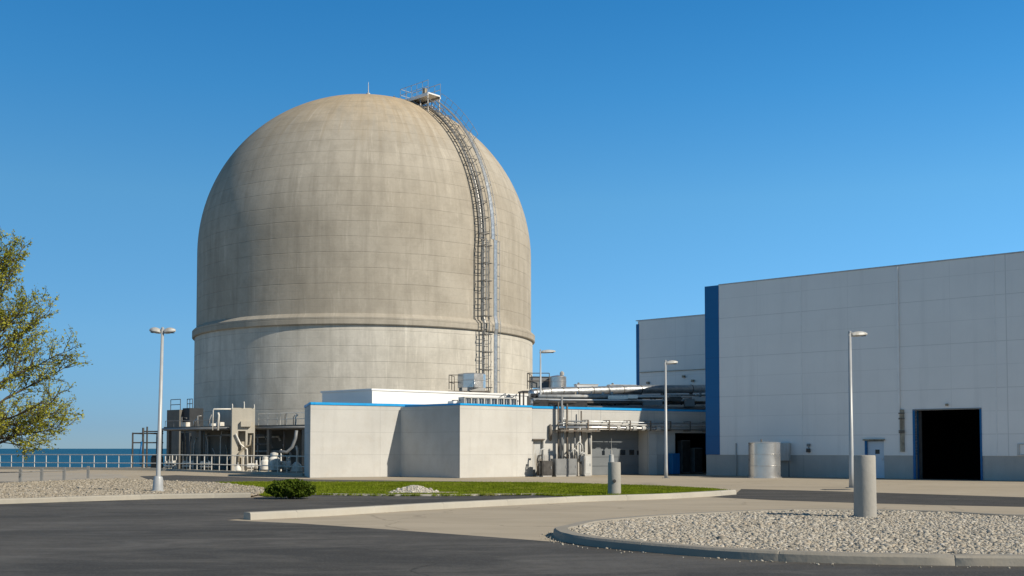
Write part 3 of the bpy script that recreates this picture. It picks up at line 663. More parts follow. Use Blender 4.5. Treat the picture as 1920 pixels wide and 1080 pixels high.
for a, lab in ((1008,'slim dark standpipe in the corner by the annex'),(1013,'pale standpipe with a bent top next to the slim dark one'),(1090,'short pale standpipe between the grey cabinets')):
    t = thing('standpipe', lab, 'pipe', FG.w(s(a,off=-.8),-.8), FG.rz, 'standpipes by the garage wall'); hh = random.uniform(1.2,1.7)
    MB().tube([(0,0,0),(0,0,hh*.8),(.05,0,hh),(.25,-.05,hh+.05)], .055, 8).build('pipe', MAT['dark' if 'dark' in lab[:12] else 'lgrey'], t, True); MB().lathe([(.12,.0),(.12,.05),(.06,.06)],10).build('flange', MAT['grey'], t); MB().lathe([(.02,-.1),(.1,-.1),(.1,-.07),(.02,-.07)],10,(0,0,0)).build('valve_wheel', MAT['rust'], t, 30, (0,-.12,hh*.6)).rotation_euler = (R(90),0,0)

# ------------------------------------------------------------------ white building behind the annex
W0, W1p, WL = GX(697,72.2), GX(988,79.9), GX(603,75.5)
FW = Frame(W0, W1p)
wb = thing('white_building', 'flat-roofed bright white building between the annex and the dome', 'building', (W0.x,W0.y,0), FW.rz)
HW = FW.z(697,728.5)
rb = Vector((W1p.x-2.2, W1p.y+3.0, 0)); 
pl = [(0,0),(FW.L,0),loc(FW,rb),loc(FW,WL)]
MB().prism(pl, 0, HW-.12).build('wall', MAT['white'], wb)
ctr = (sum(p[0] for p in pl)/4, sum(p[1] for p in pl)/4)
MB().prism([(p[0]+(p[0]-ctr[0])*.012, p[1]+(p[1]-ctr[1])*.03) for p in pl], HW-.118, HW).build('roof_edge', MAT['white'], wb)
# tanks and equipment on the roofs
def railing(mb, pts, h, n_mid=1, r=.025, step=1.2):
    pts = [Vector(p) for p in pts]
    for k in range(n_mid+1): mb.tube([p+Vector((0,0,h*(k+1)/(n_mid+1))) for p in pts], r, 5)
    for a, b in zip(pts, pts[1:]):
        m = max(1, int((b-a).length/step))
        for i in range(m+1): q = a+(b-a)*i/m; mb.tube([q, q+Vector((0,0,h))], r, 5)
    return mb
def roof_tank(px0, px1, ytop, ybot, Y, lab, sides, rail_px):
    p = at((px0+px1)/2, ybot, Y); r = (at(px1,ybot,Y)-at(px0,ybot,Y)).x/2; H = at((px0+px1)/2, ytop, Y).z-p.z
    t = thing('roof_tank', lab, 'tank', p, .2, 'steel tanks above the roofs')
    MB().lathe([(r*.98,0),(r,.02),(r,H*.5),(r*1.015,H*.52),(r*1.015,H*.56),(r,H*.58),(r,H-.05),(r*.95,H),(.01,H+.12)], sides).build('shell', MAT['tank'], t, 25)
    MB().box(-r*.8,r*.8,-r*.8,r*.8,-.25,-.002).build('plinth', MAT['plinth'], t)
    rb_ = MB(); q0 = at(rail_px[0], ybot, Y-.4)-p; q1 = at(rail_px[1], ybot, Y-.4)-p
    q0.z = q1.z = -.1
    M2 = Matrix.Rotation(-.2,3,'Z'); railing(rb_, [M2@q0, M2@q1], 1.1, 1, .03, .9); railing(rb_, [M2@q0, M2@(q0+Vector((.3,2,0)))], 1.1, 1, .03, 1)
    rb_.build('railing', MAT['rust'], t); return t, r, H
t, r, H = roof_tank(858,911,701,728,84.5,'eight-sided steel tank on the white roof at the foot of the ladder',8,(842,862))
MB().tube([(0,-r-.15,-.1),(0,-r-.15,H*.4),(.1,-r+.2,H*.45)], .07, 8).build('pipe', MAT['steel'], t, True)
t2, r, H = roof_tank(1030,1062,706,727,77,'round steel tank with domed top beside the roof lamp',20,(989,1030))
MB().lathe([(.16,0),(.16,.2),(.05,.3)],8,(.3,0,H+.08)).build('vent', MAT['lgrey'], t2)
tb = thing('roof_box', 'dark grey equipment box beside the round roof tank', 'box', at(1012,727,77.6), .2)
MB().box(-.62,.62,-.4,.4,0,.72,.02).build('body', MAT['grey'], tb); MB().box(-.66,.66,-.44,.44,.722,.77).build('lid', MAT['dark'], tb)
# stands that carry the tanks (down to the roof of the garage wing)
st_ = thing('tank_stand', 'dark steel frame carrying the round tank and grey box above the roof', 'frame', at(1025,727,77.3), .2)
zb = HG-st_.location.z-.06
sm = MB(); sm.box(-1.9,1.7,-.7,.8,-.36,-.26)
for a in (-1.8,-.6,.6,1.6):
    for b in (-.6,.7): sm.box(a-.05,a+.05,b-.05,b+.05,zb,-.362)
sm.build('frame', MAT['dark'], st_)
s1 = thing('tank_stand', 'plinth frame behind the white roof carrying the eight-sided tank', 'frame', at(884,728,84.5), .2)
sm = MB(); sm.box(-1.9,1.3,-1,1,-.36,-.26)
for a in (-1.8,1.2):
    for b in (-.9,.9): sm.box(a-.07,a+.07,b-.07,b+.07,-s1.location.z,-.362)
sm.build('frame', MAT['rust'], s1)
# louvred cooler behind the annex parapet
p = at(915,757,68.5); zc = HS-.02
cl = thing('roof_cooler', 'long low louvred cooler on the annex roof before the white wall', 'cooler', (p.x,p.y,zc), FS.rz*.62)
Lc = (at(972,757,68.5)-at(864,757,68.5)).x/2; Hc = at(915,745.5,68.5).z-zc
fr = MB().box(-Lc,Lc,-.5,-.4,.0,.3); fr.box(-Lc,Lc,-.5,.5,Hc-.07,Hc); 
for a in np.linspace(-Lc,Lc-.08,9): fr.box(a,a+.08,-.48,.48,.301,Hc-.071)
fr.build('frame', MAT['lgrey'], cl)
MB().box(-Lc+.05,Lc-.05,-.3,.4,.02,Hc-.08).build('core', MAT['pdoor'], cl)
lv = MB()
for a in np.arange(-Lc+.15,Lc-.1,.17): lv.box(a,a+.03,-.42,-.31,.31,Hc-.08)
lv.build('louvre', MAT['steel'], cl)
fb = thing('roof_fan_box', 'small pale box unit left of the louvred roof cooler', 'box', (at(853,757,68).x,68,zc), FS.rz)
MB().box(-.35,.35,-.3,.3,0,.52,.02).build('body', MAT['white'], fb); MB().lathe([(.2,.522),(.2,.6),(.16,.6)],12).build('fan_ring', MAT['grey'], fb)

# ------------------------------------------------------------------ roof pipe rack
bp = thing('roof_pipeline', 'thick silver insulated pipe along the roofline to the far warehouse', 'pipe', at(1160,735,76))
org = bp.location
pts = [at(996,739,72.5), at(1030,735,73.5), at(1110,733,75.5), at(1200,730.5,78), at(1330,729,80.5)]
MB().tube([p-org for p in crom(pts,6)], .31, 16).build('pipe', MAT['steel'], bp, True)
for p in crom(pts,3)[1:-1]:
    m = MB().box(-.12,.12,-.1,.1,HG-.06-p.z,-.3); m.build('support', MAT['dark'], bp, False, (p-org))
    MB().lathe([(.305,-.03),(.325,-.03),(.325,.03),(.305,.03)],14).build('band', MAT['rust'], bp, 30, (p-org)).rotation_euler = (0,R(90),R(30))
pr_ = thing('roof_pipe_rack', 'tangle of dark pipes and trays on the garage roof', 'pipe rack', at(1160,762,73.2))
org = pr_.location
random.seed(11)
for k in range(30):
    yy = random.uniform(741,765); Y0 = random.uniform(71.5,75); a = random.choice((996,1000,1010,1060,1100)); b = random.choice((1330,1330,1330,1240,1195)); rr = random.choice((.035,.045,.06,.08,.1,.12))
    q = [at(a,yy+random.uniform(-1,1),Y0-1.5), at((a+b)/2,yy+random.uniform(-.6,.6),Y0), at(b,yy+random.uniform(-1,1),Y0+2.6)]
    zlow = HG+rr+.0
    for v in q: v.z = max(v.z, zlow)
    MB().tube([v-org for v in q], rr, 8).build('pipe', MAT[random.choice(('dark','grey','rust','lgrey','steel','tank','gutter'))], pr_, True)
for k in range(14):
    px = 1003+k*25; Y0 = 70.6+k*.42; a = at(px,762,Y0); m = MB(); zt_ = at(px,741,Y0).z
    m.box(-.05,.05,-.05,.05,HG-.05-a.z,zt_-a.z); m.box(-.04,.04,.05,2.2,zt_-a.z-.1,zt_-a.z); m.box(-.05,.05,2.2,2.3,HG-.05-a.z,zt_-a.z)
    m.build('post', MAT['dark'], pr_, False, a-org)
for k in range(26):                                # small drops, valves and brackets among the pipes
    px = random.uniform(1000,1318); Y0 = 70.2+(px-1000)*.0165+random.uniform(0,1.2); a = at(px,random.uniform(744,760),Y0); h_ = random.uniform(.15,.55)
    MB().tube([(0,0,0),(0,0,h_)], random.choice((.03,.05,.09)), 7).build('valve', MAT[random.choice(('lgrey','rust','grey','gutter','stain'))], pr_, True, Vector((a.x,a.y,max(HG+.02,a.z)))-org)
for (a,b,yt,yb,Y0,mt) in ((1178,1194,741,747,71.6,'tank'),(1140,1176,742,748,71.8,'tank'),(1205,1240,752,760,72.2,'grey'),(1255,1275,744,752,72.6,'dark'),(1284,1300,748,762,73,'grey'),(1300,1320,745,752,73.2,'lgrey'),(1040,1100,752,764,70.8,'dark'),(1000,1028,750,764,70.2,'dark')):
    q0, q1 = at(a,yb,Y0), at(b,yt,Y0+.5); m = MB().box(0,q1.x-q0.x,0,.5,max(0,HG-q0.z)*0,q1.z-q0.z); m.build('tray', MAT[mt], pr_, False, q0-org)
ph = thing('roof_plant_room', 'long dark plant room behind the roof pipes', 'building', (1.9,80.2,0), R(14))
MB().box(0,11.0,0,3.5,0,at(1100,741,81).z).build('wall', MAT['grey'], ph); MB().box(-.05,11.05,-.05,3.55,at(1100,741,81).z+.002,at(1100,741,81).z+.08).build('roof', MAT['roof'], ph)
for a, b, yt, lab in ((1078,1120,719.5,'pale flat duct box on the plant room roof left of its twin'),(1140,1192,720.5,'longer pale duct box on the plant room roof near the far warehouse')):
    p = at((a+b)/2,738,82.2); z0 = at(1100,741,81).z+.084; t = thing('roof_duct', lab, 'duct', (p.x,82.2,z0), R(14), 'pale ducts on the plant room roof'); hw = (at(b,738,82.2)-at(a,738,82.2)).x/2
    h_ = at((a+b)/2,yt,82).z-z0
    MB().box(-hw,hw,-.3,.3,0,h_-.1,.03).build('body', MAT['white'], t); MB().box(-hw-.03,hw+.03,-.33,.33,h_-.098,h_-.03).build('lid', MAT['lgrey'], t); MB().lathe([(.09,h_-.029),(.09,h_+.08),(.02,h_+.1)],8,(-hw*.7,0,0)).build('vent', MAT['grey'], t)

# ------------------------------------------------------------------ big warehouse
P0 = GX(1324,67.5); FH0 = Frame(P0, P0+Vector((1.183,-1,0)))
Lw = FH0.s(1920,880)+9; FH = Frame(P0, P0+FH0.x*Lw)
wh = thing('warehouse', 'big white panelled warehouse with blue corner and dark open loading door', 'building', (P0.x,P0.y,0), FH.rz)
HH = FH.z(1350,535); zp = FH.z(1500,853); s = FH.s
bx = s(1350); gx0, gx1, gz = s(1716.5,830), s(1838,830), FH.z(1778,768); px0, px1, pdz = s(1624,860), s(1657.5,860), FH.z(1640,826)
# upper cladding, then the concrete plinth 3 cm behind its face
MB().wall(Lw-bx, HH, .25, [(gx0-bx,gx1-bx,zp-.01,gz),(px0-bx,px1-bx,zp-.01,pdz)], zp).build('wall_panel', MAT['panel'], wh, False, (bx,0,0))
MB().wall(bx-.003, HH+.02, .25, [], zp, -.015).build('corner_panel', MAT['navy'], wh)
MB().wall(Lw, zp-.003, .2, [(gx0,gx1,-.01,zp),(px0,px1,-.01,zp)], 0, .035).build('plinth', MAT['plinth'], wh)
MB().box(bx+.0,Lw,-.03,.3,HH+.002,HH+.07).build('roof_edge', MAT['lgrey'], wh)
D = 12.0
sd_ = MB(); sd_.box(0,.25,.252,D,0,HH-.01); sd_.box(Lw-.25,Lw,.252,D,0,HH-.01); sd_.box(0,Lw,D,D+.25,0,HH-.01); sd_.build('side_wall', MAT['panel2'], wh)
MB().box(.0,Lw,.302,D+.25,HH-.008,HH+.05).build('roof', MAT['roof'], wh)
it = MB(); it.box(gx0-6,gx1+6,8,8.2,.02,6); it.box(gx0-6.2,gx0-6,.3,8.2,.02,6); it.box(gx1+6,gx1+6.2,.3,8.2,.02,6); it.box(gx0-6.2,gx1+6.2,.3,8.2,6.002,6.2); it.box(gx0-6.2,gx1+6.2,.3,8.2,.012,.02); it.build('interior', MAT['black'], wh)
jb = MB(); jb.box(gx0-.13,gx0,-.03,.5,0,gz+.0); jb.build('door_frame', MAT['navy'], wh)
jb = MB(); jb.box(gx1,gx1+.09,-.03,.3,zp*.0,gz); jb.build('door_frame', MAT['navy'], wh)
MB().box(gx0-.13,gx1+.09,-.03,.3,gz+.002,gz+.06).build('door_lintel', MAT['grey'], wh)
MB().box(gx0,gx0+.16,.5,.6,0,gz).build('door_guide', MAT['dark'], wh)
pd = MB().box(px0+.05,px1-.02,.1,.15,.02,pdz-.04).build('personnel_door', MAT['pdoor'], wh)
wa, wb_ = s(1640,848), s(1648,848); MB().box(wa,wb_,.085,.098,FH.z(1644,851),FH.z(1644,843)).build('window', MAT['glass'], pd)
MB().tube([(px1-.12,.06,1.0),(px1-.12,.06,1.15)],.02,6).build('handle', MAT['steel'], pd)
MB().box(px0-.06,px0+.045,-.03,.15,0,pdz).build('door_jamb', MAT['navy'], wh)
MB().box(px0-.12,px1+.06,-.16,.1,pdz+.002,pdz+.08).build('door_hood', MAT['stain'], wh)
MB().box(s(1644)-.0,s(1648.5),-.03,-.02,FH.z(1644,853)-.0,FH.z(1644,849)).build('sign_plate', MAT['lgrey'], pd) if False else None
# downpipe with its stained lower half
xd = s(1685.5,700); d1 = MB().box(xd-.055,xd+.055,-.09,-.004,zp+2.2,HH-.05); d1.build('downpipe', MAT['gutter'], wh)
xs_ = s(1692,800); d2 = MB(); d2.box(xs_-.11,xs_+.11,-.09,-.004,FH.z(1692,847),FH.z(1692,768)); d2.build('downpipe', MAT['stain'], wh)
for yy in (775,785,808,811): MB().box(xs_-.16,xs_+.16,-.13,-.092,FH.z(1692,yy+1.2),FH.z(1692,yy-1.2)).build('pipe_clamp', MAT['rust'], wh)
for a in (1503,1867,1684): MB().box(s(a,700)-.03,s(a,700)+.03,-.012,-.003,zp,HH-.02).build('joint_cover', MAT['gutter'], wh)
xl = s(1517,842); lm = MB().box(xl-.09,xl+.09,-.12,-.004,FH.z(1517,837),FH.z(1517,832)).build('wall_lamp', MAT['grey'], wh)
MB().box(xl-.11,xl+.09,-.16,-.004,FH.z(1517,848),FH.z(1517,841)).build('switch_box', MAT['dark'], wh); MB().box(xl-.02,xl+.02,-.06,-.004,FH.z(1517,841)+.01,FH.z(1517,837)-.01).build('conduit', MAT['grey'], wh)
xc = s(1776,759); MB().box(xc-.06,xc+.06,-.14,-.004,FH.z(1776,761),FH.z(1776,757)).build('sensor', MAT['stain'], wh)
xm = s(1381,845); MB().tube([(xm,-.06,.02),(xm,-.06,FH.z(1381,831))],.035,6).build('vent_pipe', MAT['lgrey'], wh)
fx0 = s(1908,840); MB().wall(2.0,FH.z(1915,832),.05,[(.1,1.9,FH.z(1915,852),FH.z(1915,833.5))],FH.z(1915,854),-.055).build('panel_frame', MAT['lgrey'], wh, False, (fx0,0,0))
# far warehouse
Q0 = GX(1194,85.7); F20 = Frame(Q0, Q0+Vector((1.183,-1,0))); FF = Frame(Q0, Q0+F20.x*24)
w2 = thing('warehouse', 'smaller looking white panelled warehouse in the distance with slim blue corner', 'building', (Q0.x,Q0.y,0), FF.rz)
H2 = FF.z(1200,601.5); b2 = FF.s(1198.5,660)
MB().wall(24-b2, H2, .25, [], 0).build('wall_panel', MAT['panel2'], w2, False, (b2,0,0))
MB().wall(b2-.003, H2-.25, .25, [], 0, -.012).build('corner_panel', MAT['navy'], w2)
MB().box(0,24,.255,10,0,H2-.02).build('rear_wall', MAT['panel2'], w2); MB().box(-.02,24,-.03,.254,H2+.002,H2+.06).build('roof_edge', MAT['lgrey'], w2)
for a, yy in ((1216,718),(1283,706),(1300,714)): MB().box(FF.s(a,yy)-.1,FF.s(a,yy)+.1,-.2,-.004,FF.z(a,yy+2),FF.z(a,yy-2)).build('wall_box', MAT['stain'], w2)
MB().box(b2+.05,12,-.12,-.004,FF.z(1260,695)-.03,FF.z(1260,695)+.0).build('conduit', MAT['stain'], w2)

# steel tank by the warehouse wall
pc = G(1433.5,891.5); rt = (G(1462,889)-G(1405,889)).length/2
rt = .88; tk = thing('steel_tank', 'round banded stainless tank on the apron by the warehouse wall', 'tank', FH.w(FH.s(1433.5,880,-rt-2.0),-rt-2.0)); pc = tk.location
Ht = at(1433,829.5,pc.y).z
prof = [(rt*1.1,0),(rt*1.1,.07),(rt,.075)]
for i in range(3):
    za, zb_ = .075+(Ht-.075)*i/3, .075+(Ht-.075)*(i+1)/3; prof += [(rt,za+.02),(rt,zb_-.05),(rt*1.018,zb_-.04),(rt*1.018,zb_-.012),(rt,zb_-.004)]
prof += [(rt*.97,Ht+.01),(.01,Ht+.06)]
MB().lathe(prof, 40).build('shell', MAT['tank'], tk, 25)
MB().tube([(-.25,-rt*.4,Ht),(-.25,-rt*.4,Ht+.18)],.04,6).build('vent', MAT['rust'], tk)
MB().box(rt*.35,rt*1.32,.15,.6,.9,Ht).build('pump_box', MAT['lgrey'], tk) if False else None
eb = thing('wall_cabinet', 'flat pale cabinet on legs behind the right of the stainless tank', 'cabinet', FH.w(s(1468,850,-.35),-.35), FH.rz)
MB().box(-.42,.36,0,.28,.95,FH.z(1470,830.5,-.35),.015).build('body', MAT['lgrey'], eb)
for a in (-.36,.3): MB().box(a-.03,a+.03,.1,.16,0,.948).build('leg', MAT['grey'], eb)

# ------------------------------------------------------------------ street lamps
def lamp(name_label, base, H, heads, rbase=.075, sleeve=False, headlen=.7):
    t = thing('street_lamp', name_label, 'street lamp', base, 0, 'street lamps round the site')
    if sleeve: MB().lathe([(.235,0),(.235,.03),(.20,.05),(.17,.48),(.15,.55),(.085,.57)],16).build('base', MAT['steel_paint'], t, 30)
    else:
        MB().box(-.2,.2,-.2,.2,0,.025).build('base', MAT['grey'], t)
    MB().lathe([(rbase*1.15,.026),(rbase,.6),(rbase*.62,H)],14).build('pole', MAT['steel_paint'], t, True)
    for sgn, ang in heads:
        d = Vector((math.cos(ang), math.sin(ang), 0))
        hd = MB(); n_ = 9; secs = []
        for i in range(n_):
            u = i/(n_-1); x = .08+headlen*u; wv = .04+.10*math.sin(math.pi*min(1,(.12+u*.95)))**.6; hh = .045+.115*math.sin(math.pi*min(1,.18+u*.8))**.7; secs.append((x,wv,hh,.06*u))
        vs = []; 
        for x, wv, hh, rise in secs:
            for k in range(10):
                a = 2*math.pi*k/10; vs.append((x, wv*math.cos(a), rise+(hh*math.sin(a) if math.sin(a) > 0 else .45*hh*math.sin(a))))
        fs = [(i*10+k, i*10+(k+1)%10, (i+1)*10+(k+1)%10, (i+1)*10+k) for i in range(n_-1) for k in range(10)]+[tuple(range(9,-1,-1)), tuple(range((n_-1)*10,n_*10))]
        hd.add(vs, fs); o = hd.build('lamp_head', MAT['lgrey'], t, 40, (0,0,H-.12)); o.rotation_euler = (0,0,ang)
        MB().tube([(-.06,0,0),(.16,0,.0)],.045,8).build('arm', MAT['steel_paint'], o); MB().box(.3,.08+headlen*.85,-.09,.09,-.055+.03,-.02+.03).build('lens', MAT['glass'], o)
    MB().lathe([(rbase*.7,H),(rbase*.7,H+.05),(.01,H+.08)],10).build('cap', MAT['steel_paint'], t)
    return t
b = G(296,921.5,.06); lamp('tall twin-headed lamp standing in the gravel bed on the left', b, at(302,613,b.y).z-b.z-.08, ((1,R(180)),(1,R(0))), .085, True, .4).rotation_euler = (0,R(.9),0)
b = G(1597,915); lamp('lamp with one head in front of the big warehouse wall', b, at(1595,620,b.y).z-.08, ((1,R(12)),), .1, False, .72)
b = G(1249,896.5); lamp('slim lamp before the shaded garage bay', b, at(1248,675,b.y).z-.08, ((1,R(5)),), .09, False, .62)
b = at(1013.5,762,70.5); b.z = HG-.05; lamp('lamp rising from the low roof between dome and warehouses', b, at(1013,655,70.5).z-b.z-.08, ((1,R(8)),), .07, False, .9)

p = G(1568,918.3); t = thing('drain_cover', 'flat dark drain cover in the concrete beside the lamp before the warehouse', 'drain', p, R(8))
MB().box(-.55,.55,-.3,.3,-.03,.012).build('frame', MAT['grey'], t); m = MB()
for i in range(9): m.box(-.5+i*.115,-.5+i*.115+.07,-.25,.25,.0125,.022)
m.build('grate', MAT['dark'], t)
# ------------------------------------------------------------------ bollards, rubble
def bollard(lab, base, r, H, cap_pipe=False):
    t = thing('concrete_bollard', lab, 'bollard', base, random.uniform(0,6), 'concrete bollards')
    MB().lathe([(r*1.0,-.05),(r*1.0,.1),(r*.985,H*.5),(r*.965,H-.03),(r*.92,H),(.01,H+.005)],36).build('post', MAT['bollard'], t, 40)
    return t
b = G(1622.5,971.5,.09); rb = 20.5/F*b.y; bollard('thick grey concrete bollard in the pebble island', b, rb, at(1622,853.5,b.y).z-b.z)
b = G(1152,927,.02); rb = 12.3/F*b.y; bt = bollard('pale concrete bollard on the lawn with a slim tube on top', b, rb, at(1151,866.5,b.y).z-b.z)
hb = at(1151,866.5,b.y).z-b.z
bt.rotation_euler = (0,0,0); MB().lathe([(.10,hb+.006),(.085,hb+.26),(.03,hb+.28),(.03,hb+.42),(.010,hb+.43),(.006,hb+.85)],12,(-.1,.02,0)).build('tube', MAT['lgrey'], bt, 30)
MB().lathe([(.06,0),(.06,.03),(.01,.035)],12).build('eye_plate', MAT['dark'], bt, 30, (-.02,-rb*.99,hb*.42)).rotation_euler = (R(90),0,0)
pc = G(780,926.5); n = 4500
qx = rng.normal(0,.40,n).clip(-.85,.85); qy = rng.normal(0,.30,n).clip(-.6,.6); hz_ = .27*np.exp(-((qx/.62)**2+(qy/.5)**2))*rng.uniform(.55,1,n)
Qr = np.c_[qx+pc.x-.1, qy+pc.y+.3]
tag(stones('rubble_pile', Qr, .02+hz_, .026, 'rubble', flat=(.6,.95)), 'low heap of whitish rubble on the lawn', 'rubble', kind='stuff')
dpts = [(pc.x+.2+1.25*math.cos(a)*(1+.15*math.sin(3*a)), pc.y+.25+.42*math.sin(a), 0) for a in np.linspace(0,6.283,24,endpoint=False)]
mb = MB(); mb.prism([(p[0],p[1]) for p in dpts], .02, .066); tag(mb.build('bare_soil', MAT['dirt']), kind='structure')

# ------------------------------------------------------------------ railing and left-hand plant
ra, rb1, rc = G(-260,877.5), G(318,882.5), G(574,892)
rl = thing('guard_railing', 'long pale two-bar guard railing along the waterfront and plant', 'railing', (rb1.x,rb1.y,0))
segs = [(ra,rb1),(rb1,rc)]
HR = 1.18
for k, h in enumerate((.55,HR)):
    MB().tube([Vector((p.x,p.y,h))-Vector((rb1.x,rb1.y,0)) for p in (ra,rb1,rc)], .035 if k == 0 else .04, 6).build('rail', MAT['rail'], rl, True)
for (a, b) in segs:
    m = int((b-a).length/1.15)
    for i in range(m+(b is rc)):
        q = a+(b-a)*i/m; MB().tube([(0,0,0),(0,0,HR)], .028, 6).build('post', MAT['rail'], rl, False, (q.x-rb1.x, q.y-rb1.y, 0))
curbw = MB()
for (a, b) in segs:
    f = Frame(a, b); c = [f.w(0,-.25), f.w(f.L,-.25), f.w(f.L,.35), f.w(0,.35)]; curbw.prism([(p.x,p.y) for p in c], 0, .14 if b is rc else .2)
tag(curbw.build('kerb', MAT['kerb_old']), kind='structure')
# low fence stubs left
lf = thing('low_fence', 'low fence of short dark posts with one thin rail on the left', 'fence', (*G(60,903)[:2],0))
P_ = [G(x,y) for x, y in ((-90,908),(38,904.5),(78,902.5),(120,900.5),(165,897))]
lo_ = lf.location
MB().tube([p-lo_+Vector((0,0,.5)) for p in P_], .022, 5).build('rail', MAT['grey'], lf)
for p in P_[1:]: MB().box(-.06,.06,-.06,.06,0,.68).build('post', MAT['grey'], lf, False, (p.x-lo_.x,p.y-lo_.y,0))
# gallery behind the railing
ga, gb_ = at(307,806,84), at(573,806,75.5); FGal = Frame((ga.x,ga.y),(gb_.x,gb_.y)); zG = at(440,806,79.5).z
gal = thing('service_gallery', 'concrete gallery with a railed walkway roof at the foot of the dome', 'building', (ga.x,ga.y,0), FGal.rz)
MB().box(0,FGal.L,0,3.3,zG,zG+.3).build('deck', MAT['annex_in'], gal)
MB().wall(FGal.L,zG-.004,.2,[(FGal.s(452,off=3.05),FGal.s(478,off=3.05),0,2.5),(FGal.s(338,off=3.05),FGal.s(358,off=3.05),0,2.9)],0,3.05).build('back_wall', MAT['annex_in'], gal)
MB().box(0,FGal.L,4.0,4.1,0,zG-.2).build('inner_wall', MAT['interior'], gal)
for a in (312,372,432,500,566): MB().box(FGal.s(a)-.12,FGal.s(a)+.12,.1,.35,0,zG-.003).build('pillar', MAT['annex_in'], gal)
m = MB(); railing(m, [(FGal.s(482),.1,zG+.3),(FGal.L-.05,.1,zG+.3)], .82, 1, .022, .8); railing(m, [(FGal.s(482),2.2,zG+.3),(FGal.L-.05,2.2,zG+.3)], .95, 0, .02, 1.4); m.build('railing', MAT['rail'], gal)
m = MB(); railing(m, [(.05,.1,zG+.3),(FGal.s(405),.1,zG+.3)], .45, 0, .02, .9); m.build('railing', MAT['grey'], gal)
m = MB(); m.tube([(.0,-.12,zG+.12),(FGal.s(430),-.12,zG+.12)], .09, 8); m.tube([(FGal.s(480),-.12,zG+.12),(FGal.L,-.12,zG+.12)], .07, 8); m.build('pipe', MAT['grey'], gal, True)
gp = thing('gallery_pipework', 'cluttered thin pipes and ducts in the shade of the gallery walkway', 'pipes', (ga.x,ga.y,0), FGal.rz); rq = random.Random(4)
for k in range(26):
    a = rq.uniform(.3,FGal.L-.3); yy = rq.uniform(.5,2.9); rr = rq.choice((.03,.04,.06,.09)); z1 = rq.uniform(1.0,zG-.02) if k % 3 else zG-.02
    MB().tube([(a,yy,0),(a,yy,z1*.8),(a+rq.uniform(-.25,.25),yy,z1)], rr, 7).build('standpipe', MAT[rq.choice(('lgrey','grey','rust','pumpw','stain','dark'))], gp, True)
for k in range(9):
    a = rq.uniform(0,FGal.L*.6); b = min(FGal.L-.1, a+rq.uniform(2,6)); z1 = rq.uniform(.5,zG-.15); yy = rq.uniform(.5,2.8)
    MB().tube([(a,yy,z1-.25),(a+.15,yy,z1),(b-.15,yy,z1),(b,yy,z1-.3)], rq.choice((.035,.05,.08)), 7).build('pipe', MAT[rq.choice(('lgrey','grey','rust','pumpw'))], gp, True)
for k in range(8):
    a = rq.uniform(.4,FGal.L-.5); z0 = zG+.3; MB().tube([(a,.5,z0),(a,.5,z0+rq.uniform(.3,.8)),(a+rq.uniform(.1,.5),.6,z0+rq.uniform(.5,.9))], rq.choice((.03,.05,.07)), 7).build('bent_pipe', MAT[rq.choice(('lgrey','rail','rust','grey'))], gp, True)
for a, h_, w_ in ((FGal.s(400),.3,.5),(FGal.s(386),.22,.3),(FGal.s(335),.35,.6)): MB().box(a-w_/2,a+w_/2,.4,.8,zG+.302,zG+.3+h_,.02).build('roof_unit', MAT['pumpw'], gp)
# tower
ta, tb_ = at(435,800,77.4), at(478,800,77.9); FT = Frame((ta.x,ta.y),(tb_.x,tb_.y)); HT = FT.z(455,766)
tw = thing('stair_tower', 'small pale concrete tower rising through the gallery walkway', 'tower', (ta.x,ta.y,0), FT.rz)
MB().wall(FT.L,HT,.25,[(FT.s(446),FT.s(460),FT.z(452,846),FT.z(452,808)),(FT.s(464),FT.L-.08,.2,FT.z(470,812)),(FT.s(445),FT.s(459),.15,FT.z(452,858))],0,-.0).build('wall', MAT['tower'], tw)
m = MB(); m.box(0,.2,.253,.9,0,HT-.01); m.box(FT.L-.2,FT.L,.253,.9,0,HT-.01); m.box(.21,FT.L-.21,.7,.9,0,HT-.01); m.box(.0,FT.L,.253,.9,HT-.008,HT+.05); m.build('side_wall', MAT['tower'], tw)
for a, h in ((.03,.33),(FT.L*.53,.5),(FT.L-.04,.3)): MB().tube([(a,.1,HT-.2),(a,.1,HT+h*.6),(a-.02,.1,HT+h)],.035,6).build('spike', MAT['rail'], tw)
MB().tube([(-.08,-.05,HT-.05),(-1.25,.1,HT-.05),(-1.3,.1,HT-.15),(-1.3,.1,HT-1.55)],.05,8).build('vent_pipe', MAT['rail'], tw, True)
MB().tube([(-.95,.05,HT-.3),(-.9,.05,HT-.5),(-.95,.05,HT-1.55)],.07,8).build('vent_pipe', MAT['rail'], tw, True)
bx_ = FT.s(456); MB().tube([(bx_-.35,-.12,.2),(bx_-.3,-.12,1.3),(bx_+.1,-.15,1.75),(bx_+.45,-.12,1.9),(bx_+.5,-.12,2.6)],.07,8).build('drain_pipe', MAT['stain'], tw, True)
MB().tube([(bx_-.55,-.12,2.7),(bx_-.2,-.15,1.95),(bx_+.25,-.12,1.6),(bx_+.3,-.12,.2)],.06,8).build('drain_pipe', MAT['rail'], tw, True)
MB().box(bx_-.2,bx_+.5,-.25,-.01,FT.z(460,800),FT.z(460,790)).build('hood', MAT['tower'], tw)
